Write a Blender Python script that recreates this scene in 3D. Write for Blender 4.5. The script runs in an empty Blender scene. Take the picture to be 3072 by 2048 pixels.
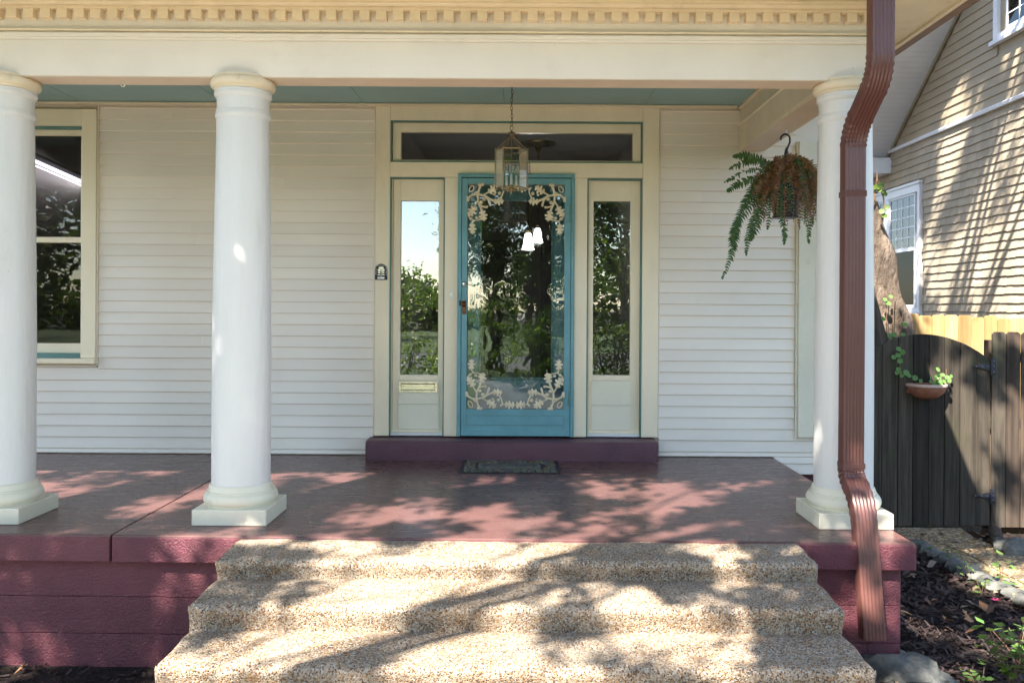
import bpy, bmesh, math, random
import numpy as np
from mathutils import Vector, Matrix, Quaternion, noise as mnoise
R = math.radians
rng = random.Random(7)
scn = bpy.context.scene
col = scn.collection

# ------------------------------------------------------------------ camera, sky, sun, exposure
F_PX, VX, VY, CAMZ, ROLL = 2600.0, 1573.0, 921.0, 1.274, 0.006
cam_d = bpy.data.cameras.new('camera')
cam = bpy.data.objects.new('camera', cam_d); col.objects.link(cam)
cam_d.sensor_width = 36.0
cam_d.lens = 36.0 * F_PX / 3072.0
cam_d.shift_x = -(VX - 1536.0) / 3072.0
cam_d.shift_y = -(1024.0 - VY) / 3072.0
cam_d.clip_start = 0.05; cam_d.clip_end = 900
cam.matrix_world = Matrix.Translation((0, 0, CAMZ)) @ Matrix.Rotation(R(90), 4, 'X') @ Matrix.Rotation(ROLL, 4, 'Z')
scn.camera = cam

KX, KY = 0.41, 0.72                       # the sunlight travels this far right / back for each metre it falls
SUN_DIR = Vector((KX, KY, -1)).normalized()
SUN_EL = math.asin(-SUN_DIR.z)
world = bpy.data.worlds.new('World'); scn.world = world; world.use_nodes = True
wn = world.node_tree; wn.nodes.clear()
w_out = wn.nodes.new('ShaderNodeOutputWorld'); w_bg = wn.nodes.new('ShaderNodeBackground')
w_sky = wn.nodes.new('ShaderNodeTexSky'); w_sky.sky_type = 'NISHITA'; w_sky.sun_disc = False
w_sky.sun_elevation = SUN_EL; w_sky.sun_rotation = math.atan2(-KX, -KY)
w_sky.air_density = 1.0; w_sky.dust_density = 0.5; w_sky.ozone_density = 1.0
w_bg.inputs['Strength'].default_value = 0.12
wn.links.new(w_sky.outputs[0], w_bg.inputs['Color']); wn.links.new(w_bg.outputs[0], w_out.inputs['Surface'])
sun_d = bpy.data.lights.new('sun', 'SUN'); sun_d.energy = 5.0; sun_d.angle = R(0.53); sun_d.color = (1.0, 0.93, 0.82)
sun = bpy.data.objects.new('sun', sun_d); col.objects.link(sun)
sun.rotation_euler = SUN_DIR.to_track_quat('-Z', 'Y').to_euler(); sun.location = (-12, -20, 30)
scn.view_settings.view_transform = 'Standard'; scn.view_settings.look = 'None'
scn.view_settings.exposure = 2.3; scn.view_settings.gamma = 1.0; scn.view_settings.use_curve_mapping = False
scn.render.engine = 'CYCLES'
scn.cycles.use_denoising = True
scn.cycles.max_bounces = 10; scn.cycles.diffuse_bounces = 5; scn.cycles.glossy_bounces = 4
scn.cycles.transmission_bounces = 6; scn.cycles.transparent_max_bounces = 12
scn.cycles.caustics_reflective = False; scn.cycles.caustics_refractive = False
scn.cycles.sample_clamp_indirect = 6.0

# ------------------------------------------------------------------ photo pixel -> place
_cr, _sr = math.cos(ROLL), math.sin(ROLL)
def ray(px, py):
    u, v = px - VX, VY - py
    return Vector((u * _cr - v * _sr, F_PX, u * _sr + v * _cr)) / F_PX
def at_y(px, py, Y):
    d = ray(px, py); return Vector((d.x * Y, Y, CAMZ + d.z * Y))
def at_z(px, py, Z):
    d = ray(px, py); t = (Z - CAMZ) / d.z; return Vector((d.x * t, t, Z))
def at_x(px, py, X):
    d = ray(px, py); t = X / d.x; return Vector((X, t, CAMZ + d.z * t))
def WX(px, Y): return (px - VX) / F_PX * Y
def WZ(py, Y, u=0): return CAMZ + (VY - py + ROLL * u) / F_PX * Y

# ------------------------------------------------------------------ materials
def nodes_of(m):
    m.use_nodes = True; nt = m.node_tree; nt.nodes.clear(); return nt
def new(nt, t, **kw):
    n = nt.nodes.new(t)
    for k, v in kw.items(): setattr(n, k, v)
    return n
def c4(c): return (c[0], c[1], c[2], 1.0)
def mixc(nt, fac, a, b, mode='MIX'):
    n = new(nt, 'ShaderNodeMix', data_type='RGBA', blend_type=mode)
    for s, v in ((n.inputs['Factor'], fac), (n.inputs[6], a), (n.inputs[7], b)):
        if hasattr(v, 'is_output'): nt.links.new(v, s)
        elif isinstance(v, (int, float)): s.default_value = v
        else: s.default_value = c4(v)
    return n.outputs[2]
def mth(nt, op, a, b=None, clamp=False):
    n = new(nt, 'ShaderNodeMath', operation=op, use_clamp=clamp)
    for i, v in enumerate((a, b)):
        if v is None: continue
        if hasattr(v, 'is_output'): nt.links.new(v, n.inputs[i])
        else: n.inputs[i].default_value = v
    return n.outputs[0]
def pos_vec(nt, scale=(1, 1, 1), local=False):
    if local: src = new(nt, 'ShaderNodeTexCoord').outputs['Object']
    else: src = new(nt, 'ShaderNodeNewGeometry').outputs['Position']
    if scale == (1, 1, 1): return src
    mp = new(nt, 'ShaderNodeMapping'); mp.inputs['Scale'].default_value = scale
    nt.links.new(src, mp.inputs['Vector']); return mp.outputs[0]
def noise(nt, vec, scale, detail=5, rough=.55):
    n = new(nt, 'ShaderNodeTexNoise'); n.inputs['Scale'].default_value = scale
    n.inputs['Detail'].default_value = detail; n.inputs['Roughness'].default_value = rough
    nt.links.new(vec, n.inputs['Vector']); return n.outputs['Fac']
def ramp(nt, fac, stops, interp='LINEAR'):
    n = new(nt, 'ShaderNodeValToRGB'); cr = n.color_ramp; cr.interpolation = interp
    while len(cr.elements) < len(stops): cr.elements.new(0.5)
    for e, (p, c) in zip(cr.elements, stops): e.position = p; e.color = c4(c)
    nt.links.new(fac, n.inputs[0]); return n.outputs[0]
def step(nt, fac, a, b):
    n = new(nt, 'ShaderNodeMapRange'); n.inputs[1].default_value = a; n.inputs[2].default_value = b
    n.interpolation_type = 'SMOOTHSTEP'; nt.links.new(fac, n.inputs[0]); return n.outputs[0]
def bump(nt, h, strength, dist, prev=None):
    n = new(nt, 'ShaderNodeBump'); n.inputs['Strength'].default_value = strength; n.inputs['Distance'].default_value = dist
    nt.links.new(h, n.inputs['Height'])
    if prev is not None: nt.links.new(prev, n.inputs['Normal'])
    return n.outputs[0]
def finish(nt, colr, rough, normal=None, metallic=0.0, spec=0.5, coat=0.0, coat_rough=.1):
    p = new(nt, 'ShaderNodeBsdfPrincipled'); o = new(nt, 'ShaderNodeOutputMaterial')
    for s, v in (('Base Color', colr), ('Roughness', rough), ('Normal', normal)):
        if v is None: continue
        if hasattr(v, 'is_output'): nt.links.new(v, p.inputs[s])
        else: p.inputs[s].default_value = c4(v) if s == 'Base Color' else v
    p.inputs['Metallic'].default_value = metallic; p.inputs['Specular IOR Level'].default_value = spec
    p.inputs['Coat Weight'].default_value = coat; p.inputs['Coat Roughness'].default_value = coat_rough
    nt.links.new(p.outputs[0], o.inputs['Surface']); return p
M = {}
def paint(name, c, rough=.5, var=.10, nscale=3.0, stretch=(1, 1, 1), bscale=60, bstr=.15, bdist=.004, dirt=None, dirt_amt=.0, dirt_scale=2.0, orand=.0, grain=None, spec=.4, coat=0, specks=0):
    """painted surface: tone drift, brush or roller relief, optional dirt blotches"""
    m = bpy.data.materials.new(name); nt = nodes_of(m)
    v = pos_vec(nt, stretch)
    n1 = noise(nt, v, nscale)
    cc = mixc(nt, step(nt, n1, .3, .7), [x * (1 - var) for x in c], [min(1, x * (1 + var * .5)) for x in c])
    if orand:
        oi = new(nt, 'ShaderNodeObjectInfo')
        k = mth(nt, 'ADD', mth(nt, 'MULTIPLY', oi.outputs['Random'], orand), 1 - orand)
        g = new(nt, 'ShaderNodeCombineColor')
        for i in range(3): nt.links.new(k, g.inputs[i])
        cc = mixc(nt, 1.0, cc, g.outputs[0], 'MULTIPLY')
    if dirt:
        n2 = noise(nt, pos_vec(nt, stretch), dirt_scale, 9, .7)
        cc = mixc(nt, mth(nt, 'MULTIPLY', step(nt, n2, .52, .78), dirt_amt), cc, dirt)
    if specks:
        sp = noise(nt, pos_vec(nt, (1, 1, .6)), 55, 2, .5); gate_ = noise(nt, pos_vec(nt), 3.0, 3)
        cc = mixc(nt, mth(nt, 'MULTIPLY', mth(nt, 'MULTIPLY', step(nt, sp, .76, .80), step(nt, gate_, .45, .6)), specks), cc, (.16, .13, .10))
    vb = pos_vec(nt, grain) if grain else pos_vec(nt)
    nb = bump(nt, noise(nt, vb, bscale, 4, .6), bstr, bdist)
    rr = mth(nt, 'ADD', mth(nt, 'MULTIPLY', noise(nt, pos_vec(nt), 9), .2), rough - .1)
    finish(nt, cc, rr, nb, spec=spec, coat=coat)
    M[name] = m; return m

CREAM = (.74, .66, .50)
paint('frieze', (.755, .69, .595), .45, .05, 2.0, (1, 1, 1), 50, .12, .003, (.45, .36, .24), .18, 5, grain=(.25, 1, 1), specks=.6)
paint('dentil_paint', (.80, .65, .455), .5, .06, 4, bscale=70, bstr=.2, dirt=(.42, .28, .15), dirt_amt=.3, dirt_scale=14)
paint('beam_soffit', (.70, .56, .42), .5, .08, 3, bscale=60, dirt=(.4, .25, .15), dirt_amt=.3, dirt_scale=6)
paint('trim', (.86, .745, .545), .33, .07, 2.5, (1, 1, .4), 45, .25, .004, (.48, .40, .26), .22, 4, grain=(1, 1, .3), spec=.5)
paint('trim_panel', (.80, .73, .57), .4, .05, 2.5, bscale=30, bstr=.35, bdist=.004, grain=(.15, 1, 1))
paint('siding', (.85, .765, .655), .42, .05, 1.4, (.5, 1, 1), 90, .08, .002, (.52, .46, .40), .14, 3, orand=.06, grain=(.2, 1, 1))
paint('column_white', (.71, .695, .665), .42, .04, 2.2, (1, 1, .3), 26, .6, .008, (.50, .46, .38), .34, 6, grain=(1, 1, .14), specks=.7)
paint('base_cream', (.76, .71, .56), .38, .06, 4, bscale=40, bstr=.3, bdist=.005, dirt=(.34, .27, .16), dirt_amt=.4, dirt_scale=8, specks=.8)
paint('capital_cream', (.76, .65, .475), .35, .06, 4, bscale=40, bstr=.2, bdist=.004, dirt=(.35, .25, .14), dirt_amt=.35, dirt_scale=10)
paint('ceiling_teal', (.29, .45, .45), .5, .06, 1.5, bscale=50, bstr=.1)
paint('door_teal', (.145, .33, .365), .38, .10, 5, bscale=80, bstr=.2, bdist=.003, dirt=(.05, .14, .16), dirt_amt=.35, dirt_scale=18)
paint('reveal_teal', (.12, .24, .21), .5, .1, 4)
paint('ornament_cream', (.74, .64, .44), .4, .10, 30, bscale=120, bstr=.4, bdist=.003, dirt=(.30, .22, .12), dirt_amt=.45, dirt_scale=40)
paint('white_trim', (.78, .79, .82), .5, .05, 3, bscale=60)
paint('downspout_brown', (.120, .050, .042), .34, .10, 3, (1, 1, .4), 40, .08, .002, (.20, .09, .07), .25, 7, spec=.32, coat=.04)
paint('gutter_brown', (.10, .045, .035), .4, .1, 4)
paint('plastic_black', (.018, .018, .022), .35, .1, 9)
paint('iron_black', (.025, .026, .034), .45, .2, 30, bscale=120, bstr=.3)
paint('interior_dark', (.26, .23, .215), .7, .1, 1.2)
paint('interior_wood', (.05, .032, .022), .4, .2, 3, (1, 1, .2))
paint('tile_white', (.78, .74, .70), .25, .03, 20)
paint('ink_blue', (.05, .06, .30), .4, .05, 20)
paint('ink_red', (.45, .06, .06), .4, .05, 20)
paint('button_white', (.82, .78, .66), .35, .03, 20)
paint('brass', (.30, .215, .105), .3, .25, 25, spec=.5)
paint('brass_bright', (.80, .74, .56), .25, .15, 20)
paint('bronze_knob', (.16, .075, .035), .35, .4, 60)
paint('chrome', (.5, .48, .5), .2, .1, 60)
for n in ('brass', 'brass_bright', 'bronze_knob', 'chrome'):
    for nd in M[n].node_tree.nodes:
        if nd.type == 'BSDF_PRINCIPLED': nd.inputs['Metallic'].default_value = .85

def m_floor():
    m = bpy.data.materials.new('floor_maroon'); nt = nodes_of(m); p = pos_vec(nt)
    a = noise(nt, p, 1.3, 8, .65); b = noise(nt, pos_vec(nt, (1, 3, 1)), 5, 6)
    cc = mixc(nt, step(nt, a, .32, .68), (.108, .055, .052), (.136, .069, .064))
    cc = mixc(nt, mth(nt, 'MULTIPLY', step(nt, b, .5, .8), .4), cc, (.094, .056, .053))
    sp = noise(nt, p, 150, 2)
    cc = mixc(nt, mth(nt, 'MULTIPLY', step(nt, sp, .72, .8), .5), cc, (.05, .03, .03))
    rr = mth(nt, 'ADD', mth(nt, 'MULTIPLY', b, .16), .20)
    nb = bump(nt, noise(nt, p, 26, 4), .10, .006); nb = bump(nt, noise(nt, p, 160, 3), .12, .002, nb)
    finish(nt, cc, rr, nb, spec=.32); M['floor_maroon'] = m
m_floor()
def m_block(name, c0, c1, stretch):
    m = bpy.data.materials.new(name); nt = nodes_of(m); p = pos_vec(nt)
    a = noise(nt, p, 2.2, 7, .6); oi = new(nt, 'ShaderNodeObjectInfo')
    cc = mixc(nt, step(nt, a, .3, .7), c0, c1)
    cc = mixc(nt, mth(nt, 'MULTIPLY', oi.outputs['Random'], .25), cc, [x * .75 for x in c0])
    d = noise(nt, pos_vec(nt, (1, 1, .5)), 9, 8, .7)
    cc = mixc(nt, mth(nt, 'MULTIPLY', step(nt, d, .62, .8), .35), cc, (.17, .10, .11))
    nb = bump(nt, noise(nt, p, 30, 5, .7), .35, .02)
    nb = bump(nt, noise(nt, pos_vec(nt, stretch), 95, 3, .7), .8, .012, nb)
    rr = mth(nt, 'ADD', mth(nt, 'MULTIPLY', noise(nt, p, 40), .25), .2)
    finish(nt, cc, rr, nb, spec=.4); M[name] = m
m_block('block_maroon', (.112, .030, .042), (.150, .044, .056), (1, 1, 1))
m_block('doorstep_maroon', (.105, .040, .058), (.145, .058, .076), (.45, 1, 1.2))

def m_aggregate(name, scale, cement, cols, light=1.0):
    m = bpy.data.materials.new(name); nt = nodes_of(m); p = pos_vec(nt)
    vo = new(nt, 'ShaderNodeTexVoronoi'); vo.inputs['Scale'].default_value = scale; nt.links.new(p, vo.inputs['Vector'])
    sep = new(nt, 'ShaderNodeSeparateColor'); nt.links.new(vo.outputs['Color'], sep.inputs[0])
    k = len(cols)
    peb = ramp(nt, sep.outputs[0], [((i + .02) / k, c) for i, c in enumerate(cols)], 'CONSTANT')
    wear = noise(nt, p, 2.4, 8, .65)
    rad = mth(nt, 'ADD', mth(nt, 'MULTIPLY', wear, -.8), 1.08)           # pebbles sit proud where the cement has washed out
    inside = mth(nt, 'LESS_THAN', vo.outputs['Distance'], mth(nt, 'MULTIPLY', rad, mth(nt, 'ADD', mth(nt, 'MULTIPLY', sep.outputs[1], .6), .55)))
    cem = mixc(nt, step(nt, noise(nt, p, 35, 5), .35, .65), [x * .82 for x in cement], cement)
    cc = mixc(nt, inside, cem, peb)
    st = noise(nt, pos_vec(nt, (1, 1, .6)), 1.7, 9, .7)
    cc = mixc(nt, mth(nt, 'MULTIPLY', step(nt, st, .54, .70), .55), cc, (.15, .105, .065))
    ru = noise(nt, pos_vec(nt, (1, 1, 1)), 2.9, 10, .75)
    cc = mixc(nt, mth(nt, 'MULTIPLY', step(nt, ru, .60, .72), .55), cc, (.24, .12, .035))
    hh = mth(nt, 'MULTIPLY', mth(nt, 'SUBTRACT', .6, vo.outputs['Distance']), inside)
    nb = bump(nt, noise(nt, p, 18, 6, .7), .5, .02); nb = bump(nt, hh, .9, .010, nb)
    finish(nt, cc, .75, nb, spec=.25); M[name] = m
m_aggregate('aggregate', 130, (.365, .31, .245), [(.27, .16, .085), (.42, .33, .23), (.17, .085, .045), (.50, .45, .38), (.33, .20, .10), (.10, .07, .055), (.38, .25, .13), (.22, .165, .12)])
m_aggregate('path_aggregate', 42, (.20, .16, .11), [(.34, .22, .10), (.45, .33, .17), (.24, .14, .07), (.50, .42, .30), (.16, .10, .06), (.38, .28, .14)])

def m_glass(name, tint, fac0, fac1, wave, rough=0.0, ripple=.5, rscale=5.0):
    """window glass: see-through, mirrors more toward grazing, old panes ripple"""
    m = bpy.data.materials.new(name); nt = nodes_of(m); p = pos_vec(nt, (1, 1, .6))
    nb = bump(nt, noise(nt, p, rscale, 2, .4), ripple, wave)
    t = new(nt, 'ShaderNodeBsdfTransparent'); t.inputs[0].default_value = c4(tint)
    g = new(nt, 'ShaderNodeBsdfGlossy'); g.inputs['Roughness'].default_value = rough; g.inputs[0].default_value = (1, 1, 1, 1)
    nt.links.new(nb, g.inputs['Normal'])
    lw = new(nt, 'ShaderNodeLayerWeight'); lw.inputs[0].default_value = .3
    f = mth(nt, 'ADD', mth(nt, 'MULTIPLY', lw.outputs['Fresnel'], fac1), fac0, True)
    mx = new(nt, 'ShaderNodeMixShader'); o = new(nt, 'ShaderNodeOutputMaterial')
    nt.links.new(f, mx.inputs[0]); nt.links.new(t.outputs[0], mx.inputs[1]); nt.links.new(g.outputs[0], mx.inputs[2])
    nt.links.new(mx.outputs[0], o.inputs['Surface']); M[name] = m
m_glass('glass', (.80, .84, .84), .12, .6, .0012, 0, .5, 4.0)
m_glass('glass_wavy', (.86, .89, .89), .095, .6, .0022, 0, .6, 7.0)
m_glass('glass_dim', (.80, .82, .82), .018, .45, .001)
m_glass('glass_lantern', (.80, .84, .80), .10, .5, .002)
m_glass('glass_far', (.10, .11, .115), .07, .35, .002, 0, .6, 3)

def m_emit(name, c, s):
    m = bpy.data.materials.new(name); nt = nodes_of(m)
    e = new(nt, 'ShaderNodeEmission'); e.inputs[0].default_value = c4(c); e.inputs[1].default_value = s
    o = new(nt, 'ShaderNodeOutputMaterial'); nt.links.new(e.outputs[0], o.inputs['Surface']); M[name] = m
m_emit('lamp_shade_lit', (1, .95, .86), 6.0)
m_emit('tube_lit', (.90, .84, 1.0), 0.8)

def m_leaf(name, cols, trans=.45, rough=.45):
    m = bpy.data.materials.new(name); nt = nodes_of(m)
    ge = new(nt, 'ShaderNodeNewGeometry')
    cc = ramp(nt, ge.outputs['Random Per Island'], [(i / max(1, len(cols) - 1), c) for i, c in enumerate(cols)])
    p = new(nt, 'ShaderNodeBsdfPrincipled'); nt.links.new(cc, p.inputs['Base Color']); p.inputs['Roughness'].default_value = rough
    p.inputs['Specular IOR Level'].default_value = .35
    tr = new(nt, 'ShaderNodeBsdfTranslucent')
    tc = mixc(nt, 1.0, cc, (1.5, 1.5, .7), 'MULTIPLY'); nt.links.new(tc, tr.inputs[0])
    mx = new(nt, 'ShaderNodeMixShader'); mx.inputs[0].default_value = trans
    o = new(nt, 'ShaderNodeOutputMaterial')
    nt.links.new(p.outputs[0], mx.inputs[1]); nt.links.new(tr.outputs[0], mx.inputs[2]); nt.links.new(mx.outputs[0], o.inputs['Surface']); M[name] = m
m_leaf('leaf_tree', [(.030, .058, .016), (.055, .095, .022), (.085, .125, .028), (.045, .075, .020)])
m_leaf('leaf_light', [(.07, .13, .02), (.11, .18, .03), (.15, .21, .045)])
m_leaf('leaf_vine', [(.05, .15, .03), (.09, .22, .045), (.14, .26, .07), (.06, .17, .05)], .35)
m_leaf('leaf_weed', [(.06, .15, .05), (.12, .22, .06), (.18, .26, .07)], .35)
m_leaf('fern_green', [(.035, .080, .022), (.055, .11, .03), (.08, .135, .035)], .35)
m_leaf('fern_brown', [(.17, .075, .03), (.27, .125, .045), (.12, .06, .028), (.34, .17, .06), (.10, .085, .03)], .3)
m_leaf('litter', [(.10, .065, .045), (.26, .18, .12), (.055, .038, .032), (.33, .24, .15), (.16, .13, .12), (.36, .17, .06), (.09, .06, .06)], .1, .6)
m_leaf('mulch_chip', [(.010, .006, .006), (.022, .013, .012), (.034, .020, .018), (.07, .046, .042), (.016, .010, .010), (.026, .015, .015)], .0, .7)
m_glass('insect_screen', (.16, .16, .17), .02, .10, .0005)
m_leaf('petal_pink', [(.60, .04, .16), (.7, .10, .25)], .3)

def m_wood(name, c0, c1, green=None, bands=22):
    m = bpy.data.materials.new(name); nt = nodes_of(m)
    oi = new(nt, 'ShaderNodeObjectInfo')
    off = new(nt, 'ShaderNodeVectorMath', operation='ADD'); nt.links.new(pos_vec(nt), off.inputs[0])
    cmb = new(nt, 'ShaderNodeCombineXYZ'); nt.links.new(mth(nt, 'MULTIPLY', oi.outputs['Random'], 40), cmb.inputs[2]); nt.links.new(cmb.outputs[0], off.inputs[1])
    mp = new(nt, 'ShaderNodeMapping'); mp.inputs['Scale'].default_value = (1, 1, .045); nt.links.new(off.outputs[0], mp.inputs[0])
    g = noise(nt, mp.outputs[0], bands, 8, .65)
    cc = mixc(nt, step(nt, g, .32, .68), c0, c1)
    mp2 = new(nt, 'ShaderNodeMapping'); mp2.inputs['Scale'].default_value = (1, 1, .35); nt.links.new(off.outputs[0], mp2.inputs[0])
    b = noise(nt, mp2.outputs[0], 4.5, 7, .65)
    cc = mixc(nt, mth(nt, 'MULTIPLY', step(nt, b, .48, .75), .55), cc, [x * .5 for x in c0])
    if green: cc = mixc(nt, mth(nt, 'MULTIPLY', step(nt, noise(nt, pos_vec(nt), 3.2, 6), .5, .72), .5), cc, green)
    k = mth(nt, 'ADD', mth(nt, 'MULTIPLY', oi.outputs['Random'], .7), .6)
    cb = new(nt, 'ShaderNodeCombineColor')
    for i in range(3): nt.links.new(k, cb.inputs[i])
    cc = mixc(nt, 1.0, cc, cb.outputs[0], 'MULTIPLY')
    nb = bump(nt, g, .5, .006)
    finish(nt, cc, .8, nb, spec=.2); M[name] = m
m_wood('wood_weathered', (.030, .024, .019), (.074, .060, .046), (.048, .055, .026))
m_wood('wood_brown', (.062, .045, .035), (.13, .095, .072))
m_wood('wood_new', (.33, .20, .08), (.48, .33, .155), None, 14)

def m_simple_noise(name, stops, scale, rough, bscale, bstr, bdist, stretch=(1, 1, 1), detail=8, local=False):
    m = bpy.data.materials.new(name); nt = nodes_of(m); p = pos_vec(nt, stretch, local)
    cc = ramp(nt, noise(nt, p, scale, detail, .65), stops)
    nb = bump(nt, noise(nt, p, bscale, 6, .65), bstr, bdist)
    finish(nt, cc, rough, nb, spec=.25); M[name] = m
m_simple_noise('bark', [(.3, (.055, .040, .030)), (.5, (.15, .112, .085)), (.7, (.29, .225, .18))], 9, .9, 26, 1.0, .05, (1, 1, .4))
m_simple_noise('bark_dark', [(.3, (.035, .027, .022)), (.5, (.075, .058, .045)), (.7, (.13, .105, .085))], 9, .9, 18, .9, .05, (1, 1, .15))
m_simple_noise('soil', [(.3, (.010, .007, .006)), (.55, (.022, .014, .012)), (.8, (.05, .034, .028))], 14, .95, 40, .9, .03)
m_simple_noise('lawn', [(.3, (.030, .055, .014)), (.55, (.055, .085, .022)), (.8, (.095, .110, .040))], 3, .9, 60, .8, .03)
m_simple_noise('asphalt', [(.3, (.04, .04, .042)), (.7, (.07, .07, .072))], 8, .85, 120, .5, .01)
m_simple_noise('concrete', [(.3, (.44, .40, .34)), (.55, (.52, .48, .42)), (.8, (.58, .54, .48))], 2, .9, 60, .3, .01)  # kept pale so the added paving bounces more sunlight
m_simple_noise('rock', [(.3, (.055, .058, .055)), (.5, (.12, .12, .11)), (.7, (.21, .205, .185))], 6, .85, 20, .7, .03)
m_simple_noise('terracotta', [(.3, (.24, .095, .060)), (.6, (.33, .145, .095)), (.8, (.42, .24, .18))], 9, .8, 60, .3, .004)
m_simple_noise('terracotta_rim', [(.3, (.45, .30, .24)), (.7, (.62, .50, .43))], 14, .8, 60, .3, .004)
m_simple_noise('stem', [(.3, (.10, .06, .035)), (.7, (.20, .12, .07))], 20, .8, 60, .3, .004)
paint('shingle_tan', (.46, .385, .285), .8, .10, 3, (1, .6, .15), 40, .35, .006, (.28, .22, .15), .3, 5, orand=.16, grain=(1, 1, .08))
paint('clapboard_tan', (.40, .325, .225), .7, .07, 2.0, (1, .3, 1), 50, .15, .003, (.26, .20, .13), .2, 4, orand=.06, grain=(1, .1, 1))
paint('far_soffit', (.66, .67, .70), .6, .05, 3)
paint('car_paint', (.10, .16, .22), .25, .05, 2, coat=.6)
paint('roof_grey', (.09, .085, .08), .9, .15, 6)

# ------------------------------------------------------------------ mesh helpers
class MB:
    def __init__(s): s.v = []; s.f = []
    def add(s, vs, fs):
        o = len(s.v); s.v += [tuple(v) for v in vs]; s.f += [tuple(i + o for i in f) for f in fs]; return s
    def box(s, x0, x1, y0, y1, z0, z1):
        x0, x1 = min(x0, x1), max(x0, x1); y0, y1 = min(y0, y1), max(y0, y1); z0, z1 = min(z0, z1), max(z0, z1)
        vs = [(x, y, z) for z in (z0, z1) for y in (y0, y1) for x in (x0, x1)]
        return s.add(vs, [(0, 2, 3, 1), (4, 5, 7, 6), (0, 1, 5, 4), (2, 6, 7, 3), (0, 4, 6, 2), (1, 3, 7, 5)])
    def prism(s, poly, a0, a1, axis='x'):
        """closed 2-D outline pushed along an axis; outline is (y,z) for x, (x,z) for y, (x,y) for z"""
        n = len(poly)
        def P(a, p): return {'x': (a, p[0], p[1]), 'y': (p[0], a, p[1]), 'z': (p[0], p[1], a)}[axis]
        vs = [P(a0, p) for p in poly] + [P(a1, p) for p in poly]
        fs = [(i, (i + 1) % n, n + (i + 1) % n, n + i) for i in range(n)] + [tuple(range(n))[::-1], tuple(range(n, 2 * n))]
        return s.add(vs, fs)
    def lathe(s, prof, c, seg=40, a0=0.0, a1=2 * math.pi, axis='z'):
        full = abs(a1 - a0 - 2 * math.pi) < 1e-6; n = seg if full else seg + 1; vs = []; fs = []
        for r, z in prof:
            for i in range(n):
                a = a0 + (a1 - a0) * i / seg
                if axis == 'z': vs.append((c[0] + r * math.cos(a), c[1] + r * math.sin(a), c[2] + z))
                else: vs.append((c[0] + r * math.cos(a), c[1] - z, c[2] + r * math.sin(a)))
        for j in range(len(prof) - 1):
            for i in range(seg):
                k = (i + 1) % n
                fs.append((j * n + i, j * n + k, (j + 1) * n + k, (j + 1) * n + i))
        return s.add(vs, fs)
    def tube(s, pts, rad, seg=8, cap=True, wob=0.0):
        pts = [Vector(p) for p in pts]; n = len(pts)
        if not hasattr(rad, '__len__'): rad = [rad] * n
        t = [(pts[min(i + 1, n - 1)] - pts[max(i - 1, 0)]).normalized() for i in range(n)]
        up = Vector((0, 0, 1)) if abs(t[0].z) < .9 else Vector((1, 0, 0))
        nrm = t[0].cross(up).normalized(); vs = []; fs = []
        for i in range(n):
            if i: nrm = (nrm - t[i] * nrm.dot(t[i])).normalized()
            b = t[i].cross(nrm)
            for k in range(seg):
                a = 2 * math.pi * k / seg
                r = rad[i] * (1 + (wob * mnoise.noise(pts[i] * 3 + Vector((math.cos(a), math.sin(a), 0)) * 1.3) if wob else 0))
                vs.append(pts[i] + nrm * r * math.cos(a) + b * r * math.sin(a))
        for i in range(n - 1):
            for k in range(seg):
                q = (k + 1) % seg
                fs.append((i * seg + k, i * seg + q, (i + 1) * seg + q, (i + 1) * seg + k))
        if cap: fs += [tuple(range(seg))[::-1], tuple(range((n - 1) * seg, n * seg))]
        return s.add(vs, fs)
    def ball(s, c, r, seg=10, rings=6, sq=(1, 1, 1)):
        vs = [(c[0], c[1], c[2] + r * sq[2])]; fs = []
        for j in range(1, rings):
            th = math.pi * j / rings
            for i in range(seg):
                a = 2 * math.pi * i / seg
                vs.append((c[0] + r * sq[0] * math.sin(th) * math.cos(a), c[1] + r * sq[1] * math.sin(th) * math.sin(a), c[2] + r * sq[2] * math.cos(th)))
        vs.append((c[0], c[1], c[2] - r * sq[2])); L = len(vs) - 1
        for i in range(seg):
            k = (i + 1) % seg
            fs.append((0, 1 + i, 1 + k)); fs.append((L, L - seg + k, L - seg + i))
            for j in range(rings - 2): fs.append((1 + j * seg + i, 1 + (j + 1) * seg + i, 1 + (j + 1) * seg + k, 1 + j * seg + k))
        return s.add(vs, fs)
    def mesh(s, name):
        me = bpy.data.meshes.new(name); me.from_pydata(s.v, [], s.f)
        bm = bmesh.new(); bm.from_mesh(me); bmesh.ops.recalc_face_normals(bm, faces=bm.faces); bm.to_mesh(me); bm.free()
        return me
    def build(s, name, mat, parent=None, bevel=0.0, smooth=None, seg=2, keep=False):
        me = s.mesh(name) if not keep else bpy.data.meshes.new(name)
        if keep: me.from_pydata(s.v, [], s.f)
        return link(name, me, mat, parent, bevel, smooth, seg)
def link(name, me, mat, parent=None, bevel=0.0, smooth=None, seg=2):
    if mat and not me.materials: me.materials.append(M[mat] if isinstance(mat, str) else mat)
    o = bpy.data.objects.new(name, me); col.objects.link(o)
    if smooth is not None:
        me.shade_smooth(); me.set_sharp_from_angle(angle=R(smooth))
    if bevel:
        b = o.modifiers.new('bevel', 'BEVEL'); b.width = bevel; b.segments = seg; b.limit_method = 'ANGLE'; b.angle_limit = R(35)
    if parent: adopt(o, parent)
    return o
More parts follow.
